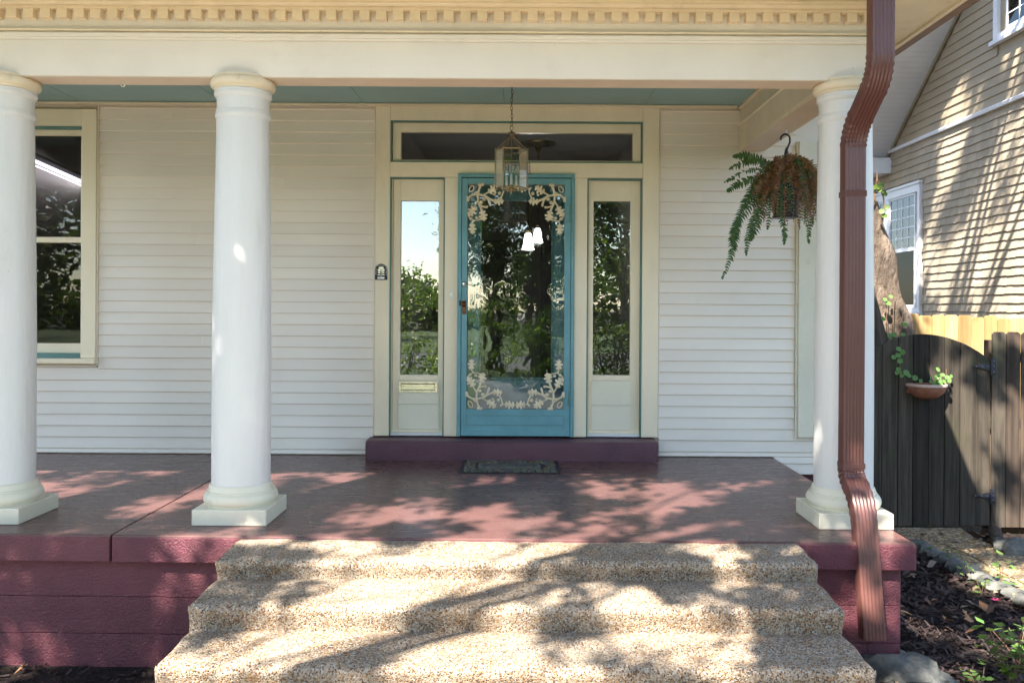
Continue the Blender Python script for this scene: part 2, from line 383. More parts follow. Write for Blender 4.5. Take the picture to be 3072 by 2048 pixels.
def adopt(o, parent):
    o.parent = parent
    p = parent; loc = Vector((0, 0, 0))
    while p is not None: loc = loc + p.location; p = p.parent
    # every group sits unrotated, so undoing its place keeps the part where it was built
    acc = Vector((0, 0, 0)); p = parent
    while p is not None:
        acc += p.location + (p.matrix_parent_inverse.translation if p.parent else Vector((0, 0, 0))); p = p.parent
    o.matrix_parent_inverse = Matrix.Translation(-acc)
def tag(o, label=None, cat=None, group=None, kind=None):
    for k, v in (('label', label), ('category', cat), ('group', group), ('kind', kind)):
        if v: o[k] = v
    return o
def thing(name, loc, label, cat, group=None):
    o = bpy.data.objects.new(name, None); col.objects.link(o); o.location = loc; o.empty_display_size = .2
    return tag(o, label, cat, group)
def part(name, parent, label=None):
    o = bpy.data.objects.new(name, None); col.objects.link(o); o.empty_display_size = .1
    adopt(o, parent)
    return tag(o, label)
def quads_np(name, V, mat, parent=None, per=4):
    """many loose polygons with `per` corners each, as one mesh"""
    V = np.asarray(V, dtype=np.float32).reshape(-1, 3); n = len(V) // per
    me = bpy.data.meshes.new(name); me.vertices.add(len(V)); me.vertices.foreach_set('co', V.ravel())
    me.loops.add(len(V)); me.loops.foreach_set('vertex_index', np.arange(len(V), dtype=np.int32))
    me.polygons.add(n); me.polygons.foreach_set('loop_start', np.arange(0, len(V), per, dtype=np.int32))
    me.update(calc_edges=True); me.validate()
    return link(name, me, mat, parent)
def leaves_np(P, size, seed, flat=.5, aspect=.55):
    """corner points of one pointed leaf (two triangles) at each place in P"""
    g = np.random.default_rng(seed); n = len(P)
    d = g.normal(size=(n, 3)); d[:, 2] *= flat; d /= np.linalg.norm(d, axis=1)[:, None]
    w = g.normal(size=(n, 3)); w[:, 2] *= flat; w -= d * (w * d).sum(1)[:, None]; w /= np.linalg.norm(w, axis=1)[:, None]
    s = (size * g.uniform(.65, 1.3, n))[:, None]; k = g.uniform(.35, .5, n)[:, None]
    nn = np.cross(d, w) * .12 * s
    return np.stack([P, P + d * s * k + w * s * aspect * .5 + nn, P + d * s, P + d * s * k - w * s * aspect * .5 + nn], 1)
def text_mesh(txt, size, ext, M4, align='CENTER'):
    cu = bpy.data.curves.new('lettering', 'FONT'); cu.body = txt; cu.size = size; cu.extrude = ext; cu.align_x = align; cu.resolution_u = 2
    o = bpy.data.objects.new('lettering', cu); col.objects.link(o)
    dg = bpy.context.evaluated_depsgraph_get(); me = bpy.data.meshes.new_from_object(o.evaluated_get(dg)); me.transform(M4)
    bpy.data.objects.remove(o); bpy.data.curves.remove(cu); me.materials.clear(); return me

# ------------------------------------------------------------------ the ground
GZ = -0.72
def sheet(name, pts, z, mat, kind='structure'):
    return tag(MB().add([(x, y, z) for x, y in pts], [tuple(range(len(pts)))]).build(name, mat), kind=kind)
sheet('ground', [(-300, -400), (300, -400), (300, 300), (-300, 300)], GZ - .03, 'soil')
sheet('lawn', [(-60, -7.5), (60, -7.5), (60, -.41), (-60, -.41)], GZ - .02, 'lawn')
sheet('sidewalk', [(-80, -9.3), (80, -9.3), (80, -7.5), (-80, -7.5)], GZ - .016, 'rock')
sheet('bounce_forecourt', [(-7.5, -.4), (4.2, -.4), (4.2, 2.4), (1.7, 2.4), (1.7, 3.2), (-1.75, 3.2), (-1.75, 3.9), (-7.5, 3.9)], GZ - .012, 'concrete')  # unseen pale paving added to bounce sunlight up into the porch
sheet('verge', [(-80, -13.5), (80, -13.5), (80, -9.3), (-80, -9.3)], GZ - .02, 'lawn')
sheet('road', [(-120, -22.5), (120, -22.5), (120, -13.5), (-120, -13.5)], GZ - .02, 'asphalt')
sheet('far_verge', [(-120, -60), (120, -60), (120, -22.5), (-120, -22.5)], GZ - .012, 'lawn')

# ------------------------------------------------------------------ the house with its porch
YW = 7.43            # face of the siding
XL, XR = -5.6, 2.60  # how far the front wall runs
house = thing('house', (-1.5, 7.43, GZ), 'cream house with white columned front porch, teal door and maroon porch floor', 'house')

# --- porch floor, foundation, door step
def edge_y(x): return 4.725 + (2.14 - x) * .0165
floor = MB()
SPL = -2.28
def slab(x0, x1):
    return MB().add([(x0, edge_y(x0), -.15), (x1, edge_y(x1), -.15), (x1, 7.46, -.15), (x0, 7.46, -.15), (x0, edge_y(x0), 0), (x1, edge_y(x1), 0), (x1, 7.46, 0), (x0, 7.46, 0)],
                    [(0, 3, 2, 1), (4, 5, 6, 7), (0, 1, 5, 4), (1, 2, 6, 5), (2, 3, 7, 6), (3, 0, 4, 7)])
pf = slab(SPL + .004, 2.14).build('porch_floor', 'floor_maroon', house, .008, seg=3); tag(pf, 'glossy maroon painted concrete porch floor')
for xa, xb in ((SPL + .006, 2.139), (XL, SPL - .006)):
    MB().add([(x, edge_y(x) + d, z) for x in (xa, xb) for d in (-.006, .012) for z in (-.149, -.011)], [(0, 1, 3, 2), (4, 6, 7, 5), (0, 4, 5, 1), (2, 3, 7, 6), (0, 2, 6, 4), (1, 5, 7, 3)]).build('slab_edge', 'block_maroon', pf, .005)
MB().box(2.128, 2.146, edge_y(2.14) - .004, 7.42, -.149, -.011).build('slab_edge', 'block_maroon', pf, .005)
slab(XL, SPL - .004).build('floor_slab', 'floor_maroon', pf, .008, seg=3)
MB().box(SPL - .02, SPL + .02, 4.84, 7.4, -.14, -.012).build('floor_joint', 'soil', pf)
fnd = MB().box(XL, 2.075, 4.915, 7.5, GZ - .1, -.153).box(2.08, XR - .01, 7.48, 7.6, GZ - .1, -.14).build('foundation', 'block_maroon', house)
tag(fnd, 'maroon painted concrete block foundation under the porch')
bl_me = {}
def block(x0, x1, yf, z0, z1):
    key = (round(x1 - x0, 3), round(z1 - z0, 3))
    if key not in bl_me: bl_me[key] = MB().box(0, key[0], 0, .11, 0, key[1]).mesh('block')
    o = link('block', bl_me[key], 'block_maroon', None, .0035, seg=2); o.location = (x0, yf, z0); adopt(o, fnd); return o
zc = [-.154, -.358, -.565, -.79]
for r_ in range(3):
    x = XL + (.2 if r_ % 2 else 0.0)
    while x < -1.7:
        x1 = min(x + .40, -1.585)
        block(x + .0004, x1 - .0004, edge_y((x + x1) / 2) + .052 + rng.uniform(-.001, .001), zc[r_ + 1] + .001, zc[r_] - .001); x = x1
    edges = [1.50, 1.72, 2.085] if r_ % 2 else [1.50, 1.90, 2.085]
    for a, b in zip(edges, edges[1:]): block(a + .0004, b - .0004, 4.778 + rng.uniform(-.001, .001), zc[r_ + 1] + .001, zc[r_] - .001)
ds = MB()
nx, dsx0, dsx1 = 60, -1.308, 1.112
rows = [(7.50, .16), (7.26, .16), (7.195, .158), (7.178, .150), (7.172, .13), (7.17, .08), (7.172, .03), (7.175, -.004)]
for i in range(nx + 1):
    for (y, z) in rows:
        x = dsx0 + (dsx1 - dsx0) * i / nx; q = mnoise.noise(Vector((x * 5, y * 9, z * 14)))
        ds.v.append((x, y + (q * .006 if y < 7.3 else 0), z + (q * .003 if .1 < z else 0)))
k = len(rows)
for i in range(nx):
    for j in range(k - 1): ds.f.append((i * k + j, (i + 1) * k + j, (i + 1) * k + j + 1, i * k + j + 1))
for i in (0, nx): ds.f.append(tuple(i * k + j for j in range(k)))
tag(ds.build('door_step', 'doorstep_maroon', house, smooth=50), 'rough dark maroon concrete step below the front door')

# --- front wall with its openings, and the lap siding on it
XC0, XC1 = WX(1123.6, 7.4), WX(1975.4, 7.4)                 # door surround, outer edges
WU = -1340                                                   # picture column of the left window, for the camera's slight roll
wx0, wx1 = -4.82, WX(293.6, YW)                              # window casing
wz0, wz1 = WZ(1089, YW, WU), WZ(329.8, YW, WU)
wall = MB()
wall.box(XL, wx0 + .1, YW + .012, YW + .14, 0, 3.02).box(wx1 - .1, XC0 + .05, YW + .012, YW + .14, 0, 3.02).box(XC1 - .05, XR, YW + .012, YW + .14, -.14, 3.02)
wall.box(wx0 + .1, wx1 - .1, YW + .012, YW + .14, 0, wz0 + .04).box(wx0 + .1, wx1 - .1, YW + .012, YW + .14, wz1 - .06, 3.02)
wall.box(XC0 + .05, XC1 - .05, YW + .012, YW + .14, -.1, .15).box(XC0 + .05, XC1 - .05, YW + .012, YW + .14, 2.97, 3.02)
wl = wall.build('wall', 'siding', house); tag(wl, 'pale lap siding wall behind the porch')
EXP = .0969; Z_REF = 1.305
def board(x0, x1, z0, z1):
    z0 += rng.uniform(-.0008, .0008)
    if x1 - x0 > 1.0 and rng.random() < .3:
        xm = x0 + (x1 - x0) * rng.uniform(.25, .75); board1(x0, xm + .012, z0, z1, .0022); board1(xm, x1, z0, z1, 0); return
    board1(x0, x1, z0, z1, 0)
def board1(x0, x1, z0, z1, out):
    t = (.016 if z1 - z0 > .05 else .010) + out
    zt = z1 + .012
    m = MB().prism([(YW + .011, z0), (YW - t + .004, z0), (YW - t, z0 + .004), (YW - t + .001, z0 + .010), (YW - .002 - out, z1), (YW - .001, zt), (YW + .011, zt)], x0, x1)
    m.build('siding_board', 'siding', wl)
n0 = int(math.floor((-.143 - Z_REF) / EXP)); n1 = int(math.ceil((3.0 - Z_REF) / EXP))
for n in range(n0, n1 + 1):
    z0, z1 = Z_REF + n * EXP, Z_REF + (n + 1) * EXP
    if z0 > 2.97: continue
    zz1 = min(z1, 2.975)
    if z1 > .02:
        za = max(z0, .006); xa = wx1 + .012 if z1 > wz0 - .004 and z0 < wz1 - .01 else XL
        if z0 < wz0 < z1: pass
        if z1 - za > .012: board(xa, XC0 - .012, za, zz1)
    rx = 2.315 if z0 > .17 else XR
    if z1 > .02: board(XC1 + .012, rx, max(z0, .006), zz1)
    if z0 < .006 and z1 > -.14: board(2.146, XR, max(z0, -.143), min(z1, .0))
for xa in (XC0 - .012, XC1 + .002): MB().box(xa, xa + .010, YW - .026, YW + .01, .162, 2.975).build('siding_channel', 'siding', wl, .002)
MB().box(wx1 + .001, wx1 + .011, YW - .026, YW + .01, wz0 - .02, 2.975).build('siding_channel', 'siding', wl, .002)
MB().box(wx0, wx1 + .0005, YW - .024, YW + .01, wz0 - .030, wz0 - .018).build('siding_channel', 'siding', wl, .002)
cb = MB().box(2.335, 2.49, YW - .05, YW + .01, .177, 2.70).box(2.318, 2.3335, YW - .036, YW + .01, .16, 2.70)
cb = cb.build('corner_board', 'base_cream', wl, .003)
for xs in (2.493, 2.515, 2.537, 2.559): MB().box(xs, xs + .016, YW - .056, YW + .01, .18, 2.70).build('corner_reed', 'base_cream', wl, .005)
MB().box(XL, 1.80, YW - .075, YW - .018, 2.9765, 2.997).build('ceiling_moulding', 'capital_cream', wl, .006)
MB().box(XR - .02, XR, YW + .02, 15.5, GZ, 6.5).box(XL, XR, YW + .02, YW + .16, 3.1, 6.5).box(XL, XL + .1, YW, 15.5, GZ, 6.5).build('side_wall', 'siding', house)

# --- porch ceiling in panels
cl = None
for i, (xa, xb) in enumerate([(XL, -3.78), (-3.777, -2.58), (-2.577, -1.38), (-1.377, -.18), (-.177, 1.02), (1.023, 1.829)]):
    o = MB().box(xa, xb, 5.322, YW - .003, 3.0, 3.02).build('porch_ceiling' if not cl else 'ceiling_panel', 'ceiling_teal', cl or house, .002)
    if cl is None: cl = tag(o, 'muted teal painted porch ceiling')
MB().box(XL, 2.0, 5.2, YW, 3.021, 3.04).build('ceiling_backing', 'interior_dark', cl)

# --- entablature over the columns
ent = MB().prism([(5.12, 2.623), (5.318, 2.623), (5.318, 3.05), (5.112, 3.05), (5.112, 2.884), (5.12, 2.884)], XL, 2.03).build('entablature', 'frieze', house, .004)
tag(ent, 'cream porch beam with a row of dentil blocks')
SPX = WX(704, 5.1)
for xa, xb, dy in ((XL, SPX - .001, 0), (SPX + .001, 2.032, .004)):
    zb = -.002 if dy else 0
    MB().prism([(5.1185, 2.834 + zb), (5.106 - dy, 2.836 + zb), (5.102 - dy, 2.846 + zb), (5.104 - dy, 2.852 + zb), (5.098 - dy, 2.856 + zb), (5.094 - dy, 2.868 + zb), (5.096 - dy, 2.874 + zb), (5.106 - dy, 2.8755 + zb), (5.109, 2.886), (5.1185, 2.886)], xa, xb).build('moulding', 'frieze', ent, .001)
MB().prism([(5.111, 2.8815), (5.086, 2.8815), (5.083, 2.8895), (5.111, 2.8915)], XL, 2.034).build('fillet', 'capital_cream', ent, .001)
MB().box(XL, 2.036, 5.058, 5.1115, 3.0015, 3.02).build('dentil_band', 'dentil_paint', ent, .002)
MB().prism([(5.0575, 3.0205), (5.046, 3.0215), (5.036, 3.027), (5.031, 3.034), (5.031, 3.046), (5.02, 3.0495), (5.02, 3.061), (5.11, 3.061), (5.11, 3.0205)], XL, 2.05).build('bed_moulding', 'dentil_paint', ent, .001)
dm = MB().box(0, .0600, 0, .0515, 0, .0535).mesh('dentil')
PITCH = 50.5 * 5.06 / 2600
xd = WX(12, 5.06) - 3 * PITCH
while xd < 1.99:
    o = link('dentil', dm, 'dentil_paint', None, .0015, seg=1); o.location = (xd, 5.060 + rng.uniform(0, .0008), 2.9480 + rng.uniform(-.0006, .0006)); adopt(o, ent); xd += PITCH
MB().box(XL, 2.03, 5.125, 5.313, 2.6195, 2.6225).build('beam_soffit', 'beam_soffit', ent)
hk = at_y(369, 262, 5.2); hp = [(hk.x, 5.2, 2.632), (hk.x, 5.2, 2.603)]
hp += [(hk.x - .0 + .0115 * math.sin(a), 5.2, 2.5915 + .0115 * math.cos(a)) for a in [R(q) for q in range(15, 310, 25)]]
MB().tube(hp, .0022, 6).build('screw_hook', 'button_white', ent)
sb = MB().prism([(1.83, 2.623), (2.028, 2.623), (2.028, 3.05), (1.838, 3.05), (1.838, 2.865), (1.828, 2.862), (1.818, 2.852), (1.816, 2.835), (1.826, 2.828), (1.826, 2.64), (1.83, 2.637)], 5.3185, 7.41, 'y').build('side_beam', 'capital_cream', house, .003)
MB().box(1.816, 1.842, 5.325, 7.40, 2.975, 2.999).build('side_moulding', 'capital_cream', sb, .004)
MB().box(1.84, 2.02, 5.32, 7.405, 2.6195, 2.6225).build('side_soffit', 'beam_soffit', sb)

# --- eaves, gutters and the roof over the porch
roof = MB().add([(XL, 4.50, 3.12), (2.52, 4.50, 3.12), (2.52, 9.5, 3.12), (XL, 9.5, 3.12), (XL, 4.46, 3.24), (2.56, 4.46, 3.24), (1.2, 7.6, 4.35), (XL, 7.6, 4.35), (1.2, 9.5, 4.35), (XL, 9.5, 4.35), (2.56, 9.5, 3.24)],
    [(4, 5, 6, 7), (5, 10, 8, 6), (7, 6, 8, 9), (0, 1, 5, 4), (1, 2, 10, 5)]).build('roof', 'roof_grey', house)
MB().box(XL, 2.50, 4.545, 5.021, 3.0615, 3.075).box(2.0505, 2.50, 5.021, 9.4, 3.0615, 3.075).box(2.031, 2.0505, 5.12, 9.4, 2.623, 3.0745).build('eave_soffit', 'capital_cream', roof, .002)
MB().box(XL, 2.53, 4.52, 4.544, 3.045, 3.24).box(2.501, 2.53, 4.5445, 9.4, 3.045, 3.24).build('fascia', 'capital_cream', roof, .002)
gp = [(0, 0), (.075, 0), (.095, .03), (.10, .07), (.115, .085), (.115, .10), (.105, .10), (.09, .09), (.012, .09), (.012, .10), (0, .10)]
MB().prism([(4.519 - a, 3.055 + b) for a, b in gp], XL, 2.65).build('gutter', 'gutter_brown', roof)
MB().prism([(2.531 + a, 3.055 + b) for a, b in gp], 4.52, 9.4, 'y').build('gutter', 'gutter_brown', roof)

# --- columns
def column(cx, cy, label):
    sh = [(.150, .205), (.1705, .212), (.1705, .30), (.171, .60), (.1705, 1.0), (.167, 1.4), (.162, 1.8), (.156, 2.15), (.1525, 2.384), (.156, 2.388), (.1605, 2.396), (.1625, 2.406), (.160, 2.416), (.158, 2.420), (.158, 2.428), (.1525, 2.432), (.1525, 2.505), (.160, 2.512), (.167, 2.524), (.1675, 2.534), (.164, 2.540), (.166, 2.545), (.165, 2.552), (.140, 2.556)]
    o = MB().lathe(sh, (cx, cy, 0), 56).build('column', 'column_white', house, smooth=38); tag(o, label)
    ec = [(.140, 2.5535), (.163, 2.5545), (.168, 2.560), (.170, 2.566), (.178, 2.568), (.184, 2.574), (.1885, 2.584), (.190, 2.595), (.188, 2.607), (.182, 2.617), (.172, 2.6235), (.172, 2.634), (.10, 2.634)]
    MB().lathe(ec, (cx, cy, 0), 56).build('capital', 'capital_cream', o, smooth=40)
    tb = [(.15, .088), (.196, .0905), (.200, .0935), (.200, .1), (.205, .103), (.213, .116), (.216, .132), (.213, .149), (.205, .163), (.196, .170), (.196, .1755), (.188, .178), (.186, .190), (.182, .200), (.1800, .2085), (.176, .214), (.165, .216)]
    MB().lathe(tb, (cx, cy, 0), 56).build('base', 'base_cream', o, smooth=40)
    MB().box(cx - .2165, cx + .2165, cy - .2165, cy + .2165, .0, .0925).build('plinth', 'base_cream', o, .006)
    return o
column(-3.13, 5.222, 'white round column in front of the sash window')
column(-1.70, 5.222, 'white round column standing left of the steps')
column(1.927, 5.222, 'white round column with the brown downspout strapped to it')

# --- door surround
def rect(x0, y0, x1, y1, Y): return WX(x0, Y), WX(x1, Y), WZ(y1, Y), WZ(y0, Y)
CF = 7.385
def pbox(mb, x0, y0, x1, y1, Ya, Yb):
    a, b, c, d = rect(x0, y0, x1, y1, CF); return mb.box(a, b, Ya, Yb, c, d)
DB = 1309.5
sur = pbox(MB(), 1123.6, 316, 1168, DB, CF, 7.56).build('door_surround', 'trim', house, .004)
tag(sur, 'wide cream painted door surround with transom and sidelights')
for nm, q in (('jamb', (1926.2, 316, 1975.4, DB)), ('head', (1168.3, 316, 1925.9, 363)), ('transom_bar', (1168.3, 488, 1925.9, 532.7)), ('mullion', (1332.8, 533, 1372.6, DB)), ('mullion', (1721.9, 533, 1760.3, DB))):
    pbox(MB(), *q, CF + rng.uniform(.0005, .002), 7.56).build(nm, 'trim', sur, .004)
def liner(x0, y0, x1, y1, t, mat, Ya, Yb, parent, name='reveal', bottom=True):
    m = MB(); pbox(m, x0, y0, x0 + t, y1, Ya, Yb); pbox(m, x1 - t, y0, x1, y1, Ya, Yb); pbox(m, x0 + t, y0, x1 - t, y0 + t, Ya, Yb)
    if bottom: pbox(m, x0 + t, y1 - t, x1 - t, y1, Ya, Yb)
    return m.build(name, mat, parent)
bell = pbox(MB(), 1346, 870.5, 1360, 898, CF - .005, CF + .0005).build('doorbell', 'button_white', sur, .002)
bc = (WX(1353, CF), CF - .0045, WZ(884.3, CF))
MB().lathe([(.0, .004), (.006, .0035), (.008, .001), (.008, 0)], bc, 16, axis='y').build('button', 'brass_bright', bell, smooth=40)
for dz in (-.027, .027): MB().lathe([(0, .0015), (.003, .0008), (.0035, 0)], (bc[0], bc[1], bc[2] + dz), 8, axis='y').build('screw', 'bronze_knob', bell)

# --- transom
tr = MB(); TY = 7.43
pbox(tr, 1173, 367, 1198, 487.5, TY, 7.50); pbox(tr, 1897.5, 367, 1921.5, 487.5, TY, 7.50)
pbox(tr, 1198, 367, 1897.5, 395, TY, 7.50); pbox(tr, 1198, 478.5, 1897.5, 487.5, TY, 7.50)
tr = tr.build('transom', 'trim', house, .003)
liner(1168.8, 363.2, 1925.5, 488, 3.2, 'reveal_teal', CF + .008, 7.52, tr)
pbox(MB(), 1196, 393, 1899, 480, 7.470, 7.474).build('pane', 'glass_dim', tr)

# --- sidelights
def sidelight(x0, x1, gx0, gx1, top, gt, gb, label, mail):
    SY = 7.44; m = MB(); y1 = 1300
    pbox(m, x0 + 8, top + 4, gx0, y1, SY, 7.50); pbox(m, gx1, top + 4, x1 - 4, y1, SY, 7.50)
    pbox(m, gx0, top + 4, gx1, gt, SY, 7.50); pbox(m, gx0, gb, gx1, gb + 16, SY, 7.50)
    o = m.build('sidelight', 'trim', house, .003); tag(o, label)
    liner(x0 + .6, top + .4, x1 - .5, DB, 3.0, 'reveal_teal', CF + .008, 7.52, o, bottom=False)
    pbox(MB(), x0 + 3.8, top + 3.6, x0 + 7.6, y1, CF + .03, 7.49).build('stop_bead', 'capital_cream', o, .002)
    pbox(MB(), gx0 - 1, gt - 1, gx1 + 1, gb + 1, 7.468, 7.472).build('pane', 'glass', o)
    ys = [gb + 16.3, 1216.2, 1291.5]
    for a, b in zip(ys, ys[1:]): pbox(MB(), gx0 - 4, a + .3, gx1 + 4, b - .3, SY - .008, 7.50).build('panel_board', 'trim_panel', o, .002)
    pbox(MB(), x0 + 4, 1291.8, x1 - 4, 1300, SY - .016, 7.50).build('bottom_bead', 'trim', o, .004)
    pbox(MB(), x0 + 4, 1300.3, x1 - 4, DB, SY - .03, 7.52).build('sill', 'column_white', o, .002)
    if mail:
        q = (1195.5, 1147.5, 1312, 1179.5); YM = SY - .0085
        ms = MB(); pbox(ms, q[0], q[1], q[2], q[1] + 5.5, YM - .006, YM); pbox(ms, q[0], q[3] - 5.5, q[2], q[3], YM - .006, YM)
        pbox(ms, q[0], q[1] + 5.5, q[0] + 7.5, q[3] - 5.5, YM - .006, YM); pbox(ms, q[2] - 7.5, q[1] + 5.5, q[2], q[3] - 5.5, YM - .006, YM)
        ms = ms.build('mail_slot', 'brass_bright', o, .0015); tag(ms, 'polished brass mail slot with hinged flap')
        pbox(MB(), q[0] + 7.8, q[1] + 7.5, q[2] - 7.8, q[3] - 7, YM - .009, YM - .002).build('flap', 'brass_bright', o, .003)
        pbox(MB(), q[0] + 7.6, q[1] + 5.6, q[2] - 7.6, q[1] + 7.2, YM - .0045, YM - .001).build('flap_hinge', 'bronze_knob', o)
    return o
sidelight(1168, 1332.6, 1198, 1313, 533, 602, 1128, 'narrow cream framed sidelight with a brass mail slot below its glass', True)
sidelight(1760.5, 1925.8, 1780.5, 1893, 534, 599.5, 1125, 'narrow cream framed sidelight beside the storm door hinges, without a mail slot', False)

# --- inner front door, glazed, behind the storm door
IY = 7.50; inn = MB()
pbox(inn, 1376, 530, 1440, 1306, IY, 7.545); pbox(inn, 1655, 530, 1718, 1306, IY, 7.545); pbox(inn, 1440, 530, 1655, 598, IY, 7.545); pbox(inn, 1440, 1136, 1655, 1306, IY, 7.545)
inn = inn.build('front_door', 'door_teal', house, .003); tag(inn, 'teal inner front door with one large beaded glass pane')
pbox(MB(), 1438, 596, 1657, 1138, IY + .02, IY + .024).build('pane', 'glass_dim', inn)
bd = MB()
def beads(ax, ay, bx, by, n):
    for i in range(n):
        t = (i + .5) / n; c = (WX(ax + (bx - ax) * t, CF), IY - .003, WZ(ay + (by - ay) * t, CF)); bd.ball(c, .0085, 6, 4)
beads(1446, 594, 1650, 594, 24); beads(1446, 1140, 1650, 1140, 24); beads(1437, 600, 1437, 1134, 62); beads(1658, 600, 1658, 1134, 62)
bd.build('bead_moulding', 'door_teal', inn, smooth=60)

# --- storm door with cast oak-leaf corners
SD = 7.352
fr = MB(); pbox(fr, 1373, 523, 1383.8, 1308, SD - .004, CF - .001); pbox(fr, 1711.6, 523, 1721.6, 1308, SD - .004, CF - .001); pbox(fr, 1383.8, 523, 1711.6, 534.5, SD - .004, CF - .001)
sd = MB(); pbox(sd, 1385.2, 537, 1402, 1306, SD, SD + .032); pbox(sd, 1692, 537, 1710.6, 1306, SD, SD + .032)
pbox(sd, 1402, 537, 1692, 555, SD, SD + .032); pbox(sd, 1402, 1226, 1692, 1306, SD, SD + .032)
sd = sd.build('storm_door', 'door_teal', house, .003); tag(sd, 'teal metal storm door with cream oak leaf castings over its glass')
fr.build('storm_frame', 'door_teal', sd, .003)
pbox(MB(), 1400, 553, 1694, 1228, SD + .018, SD + .022).build('pane', 'glass_wavy', sd)
m = MB(); pbox(m, 1398, 551, 1403.5, 1230, SD + .008, SD + .030); m.build('gasket', 'plastic_black', sd)
gr = MB(); pbox(gr, 1401.5, 1244.3, 1693.5, 1274.5, SD - .0012, SD + .001); gr.build('panel_groove', 'reveal_teal', sd)
pbox(MB(), 1403, 1245.8, 1692, 1273, SD - .004, SD + .001).build('kick_panel', 'door_teal', sd, .0015)
pbox(MB(), 1385.4, 1286, 1710.4, 1305.8, SD - .003, SD + .001).build('bottom_plate', 'door_teal', sd, .001)
for px, py in ((1394, 1293), (1703, 1293), (1378, 1293), (1717, 1296), (1717, 900), (1717, 1050)):
    MB().lathe([(0, .003), (.004, .002), (.005, 0)], (WX(px, CF), SD - (.003 if 1385 < px < 1711 else .004), WZ(py, CF)), 8, axis='y').build('screw', 'reveal_teal', sd)
for (ya, yb) in ((610, 672), (1165, 1222)):
    h = MB(); pbox(h, 1697, ya, 1706.5, yb, SD - .005, SD + .001); pbox(h, 1713, ya, 1722, yb, SD - .008, SD - .003)
    h = h.build('hinge', 'door_teal', sd, .003)
    h2 = MB(); xx = WX(1709.7, CF); h2.tube([(xx, SD - .006, WZ(yb - 6, CF)), (xx, SD - .006, WZ(ya + 6, CF))], .006, 8)
    for t in (.12, .5, .88): h2.ball((WX(1717.5, CF), SD - .0085, WZ(ya + (yb - ya) * t, CF)), .005, 6, 4); h2.ball((WX(1701.5, CF), SD - .006, WZ(ya + (yb - ya) * t, CF)), .005, 6, 4)
    h2.build('hinge_knuckle', 'reveal_teal', sd, smooth=50)
lk = (WX(1393, CF), SD, WZ(853.6, CF))
MB().lathe([(0, .010), (.014, .009), (.0155, .004), (.0185, .003), (.0185, 0)], lk, 20, axis='y').build('lock', 'chrome', sd, smooth=40)
MB().lathe([(.0186, .0045), (.0215, .0035), (.022, 0)], lk, 20, axis='y').build('lock_ring', 'plastic_black', sd, smooth=40)
pbox(MB(), 1387.5, 903, 1399.5, 943.5, SD - .005, SD + .001).build('knob_plate', 'bronze_knob', sd, .002)
MB().lathe([(0, .060), (.012, .058), (.021, .050), (.023, .042), (.019, .033), (.009, .028), (.008, .004), (.012, 0)], (WX(1393, CF), SD - .004, WZ(913, CF)), 20, axis='y').build('knob', 'bronze_knob', sd, smooth=50)
pbox(MB(), 1377.3, 840, 1384.6, 902, SD - .010, SD - .003).build('strike_plate', 'door_teal', sd, .002)
pbox(MB(), 1378.5, 902.3, 1384, 918, SD - .008, SD - .003).build('latch', 'plastic_black', sd, .001)

OAK = [(0, .03), (.10, .05), (.13, .17), (.22, .30), (.31, .27), (.34, .15), (.42, .16), (.49, .37), (.60, .40), (.65, .28), (.64, .15), (.74, .17), (.80, .29), (.88, .25), (.90, .12), (1.0, .06), (1.02, 0)]
def oak_leaf(mb, base, tip, wid, T, y0=0.0):
    """lobed casting: outline with a raised midrib, T maps (x,y-depth,z)"""
    b = Vector(base); d = Vector(tip) - b; L = d.length; d /= L; w = Vector((-d.y, d.x))
    up = [b + d * L * a + w * L * c * wid for a, c in OAK]; dn = [b + d * L * a - w * L * c * wid for a, c in OAK[::-1][1:]]
    out = up + dn; n = len(out); mid = [b + d * L * a for a, c in OAK]
    vs = [T(p.x, y0, p.y) for p in out] + [T(p.x, y0 - .005, p.y) for p in out] + [T(p.x, y0 - .011, p.y) for p in mid]
    fs = [(i, (i + 1) % n, n + (i + 1) % n, n + i) for i in range(n)]; K = len(OAK)
    for i in range(K - 1):
        fs.append((n + i, n + i + 1, 2 * n + i + 1, 2 * n + i))
        a = n + (n - i) % n if i else n; bb = n + (n - i - 1) % n
        fs.append((a if i else 2 * n, 2 * n + i, 2 * n + i + 1, bb) if i else (2 * n, 2 * n + 1, bb))
    mb.add(vs, fs)
ORN_STEMS = [([(375, 165), (345, 235), (330, 330), (337, 405), (370, 480), (395, 545)], 13), ([(193, 385), (215, 335), (260, 308), (330, 300), (430, 320), (500, 365), (570, 392)], 13),
    ([(330, 262), (285, 290), (245, 318)], 8), ([(395, 318), (440, 292), (490, 262)], 9), ([(430, 325), (480, 375), (500, 445)], 12), ([(640, 355), (672, 300), (688, 245), (660, 205)], 9),
    ([(360, 450), (405, 470), (455, 478)], 10), ([(330, 395), (300, 440), (275, 480)], 9), ([(395, 625), (345, 655), (280, 662), (222, 630), (200, 585), (205, 540)], 8), ([(285, 660), (262, 690), (256, 715)], 8),
    ([(400, 640), (360, 600)], 7), ([(338, 165), (410, 165)], 13), ([(196, 330), (193, 400)], 12), ([(486, 450), (510, 440)], 12), ([(445, 466), (470, 478)], 11)]
ORN_LEAVES = [((470, 285), (600, 185), .62), ((540, 400), (690, 390), .60), ((300, 455), (215, 600), .62), ((385, 510), (425, 665), .62), ((258, 690), (262, 850), .55)]
ORN_ACORNS = [(418, 362, 27), (378, 408, 27), (632, 285, 26), (240, 632, 24), (318, 622, 23), (560, 300, 20)]
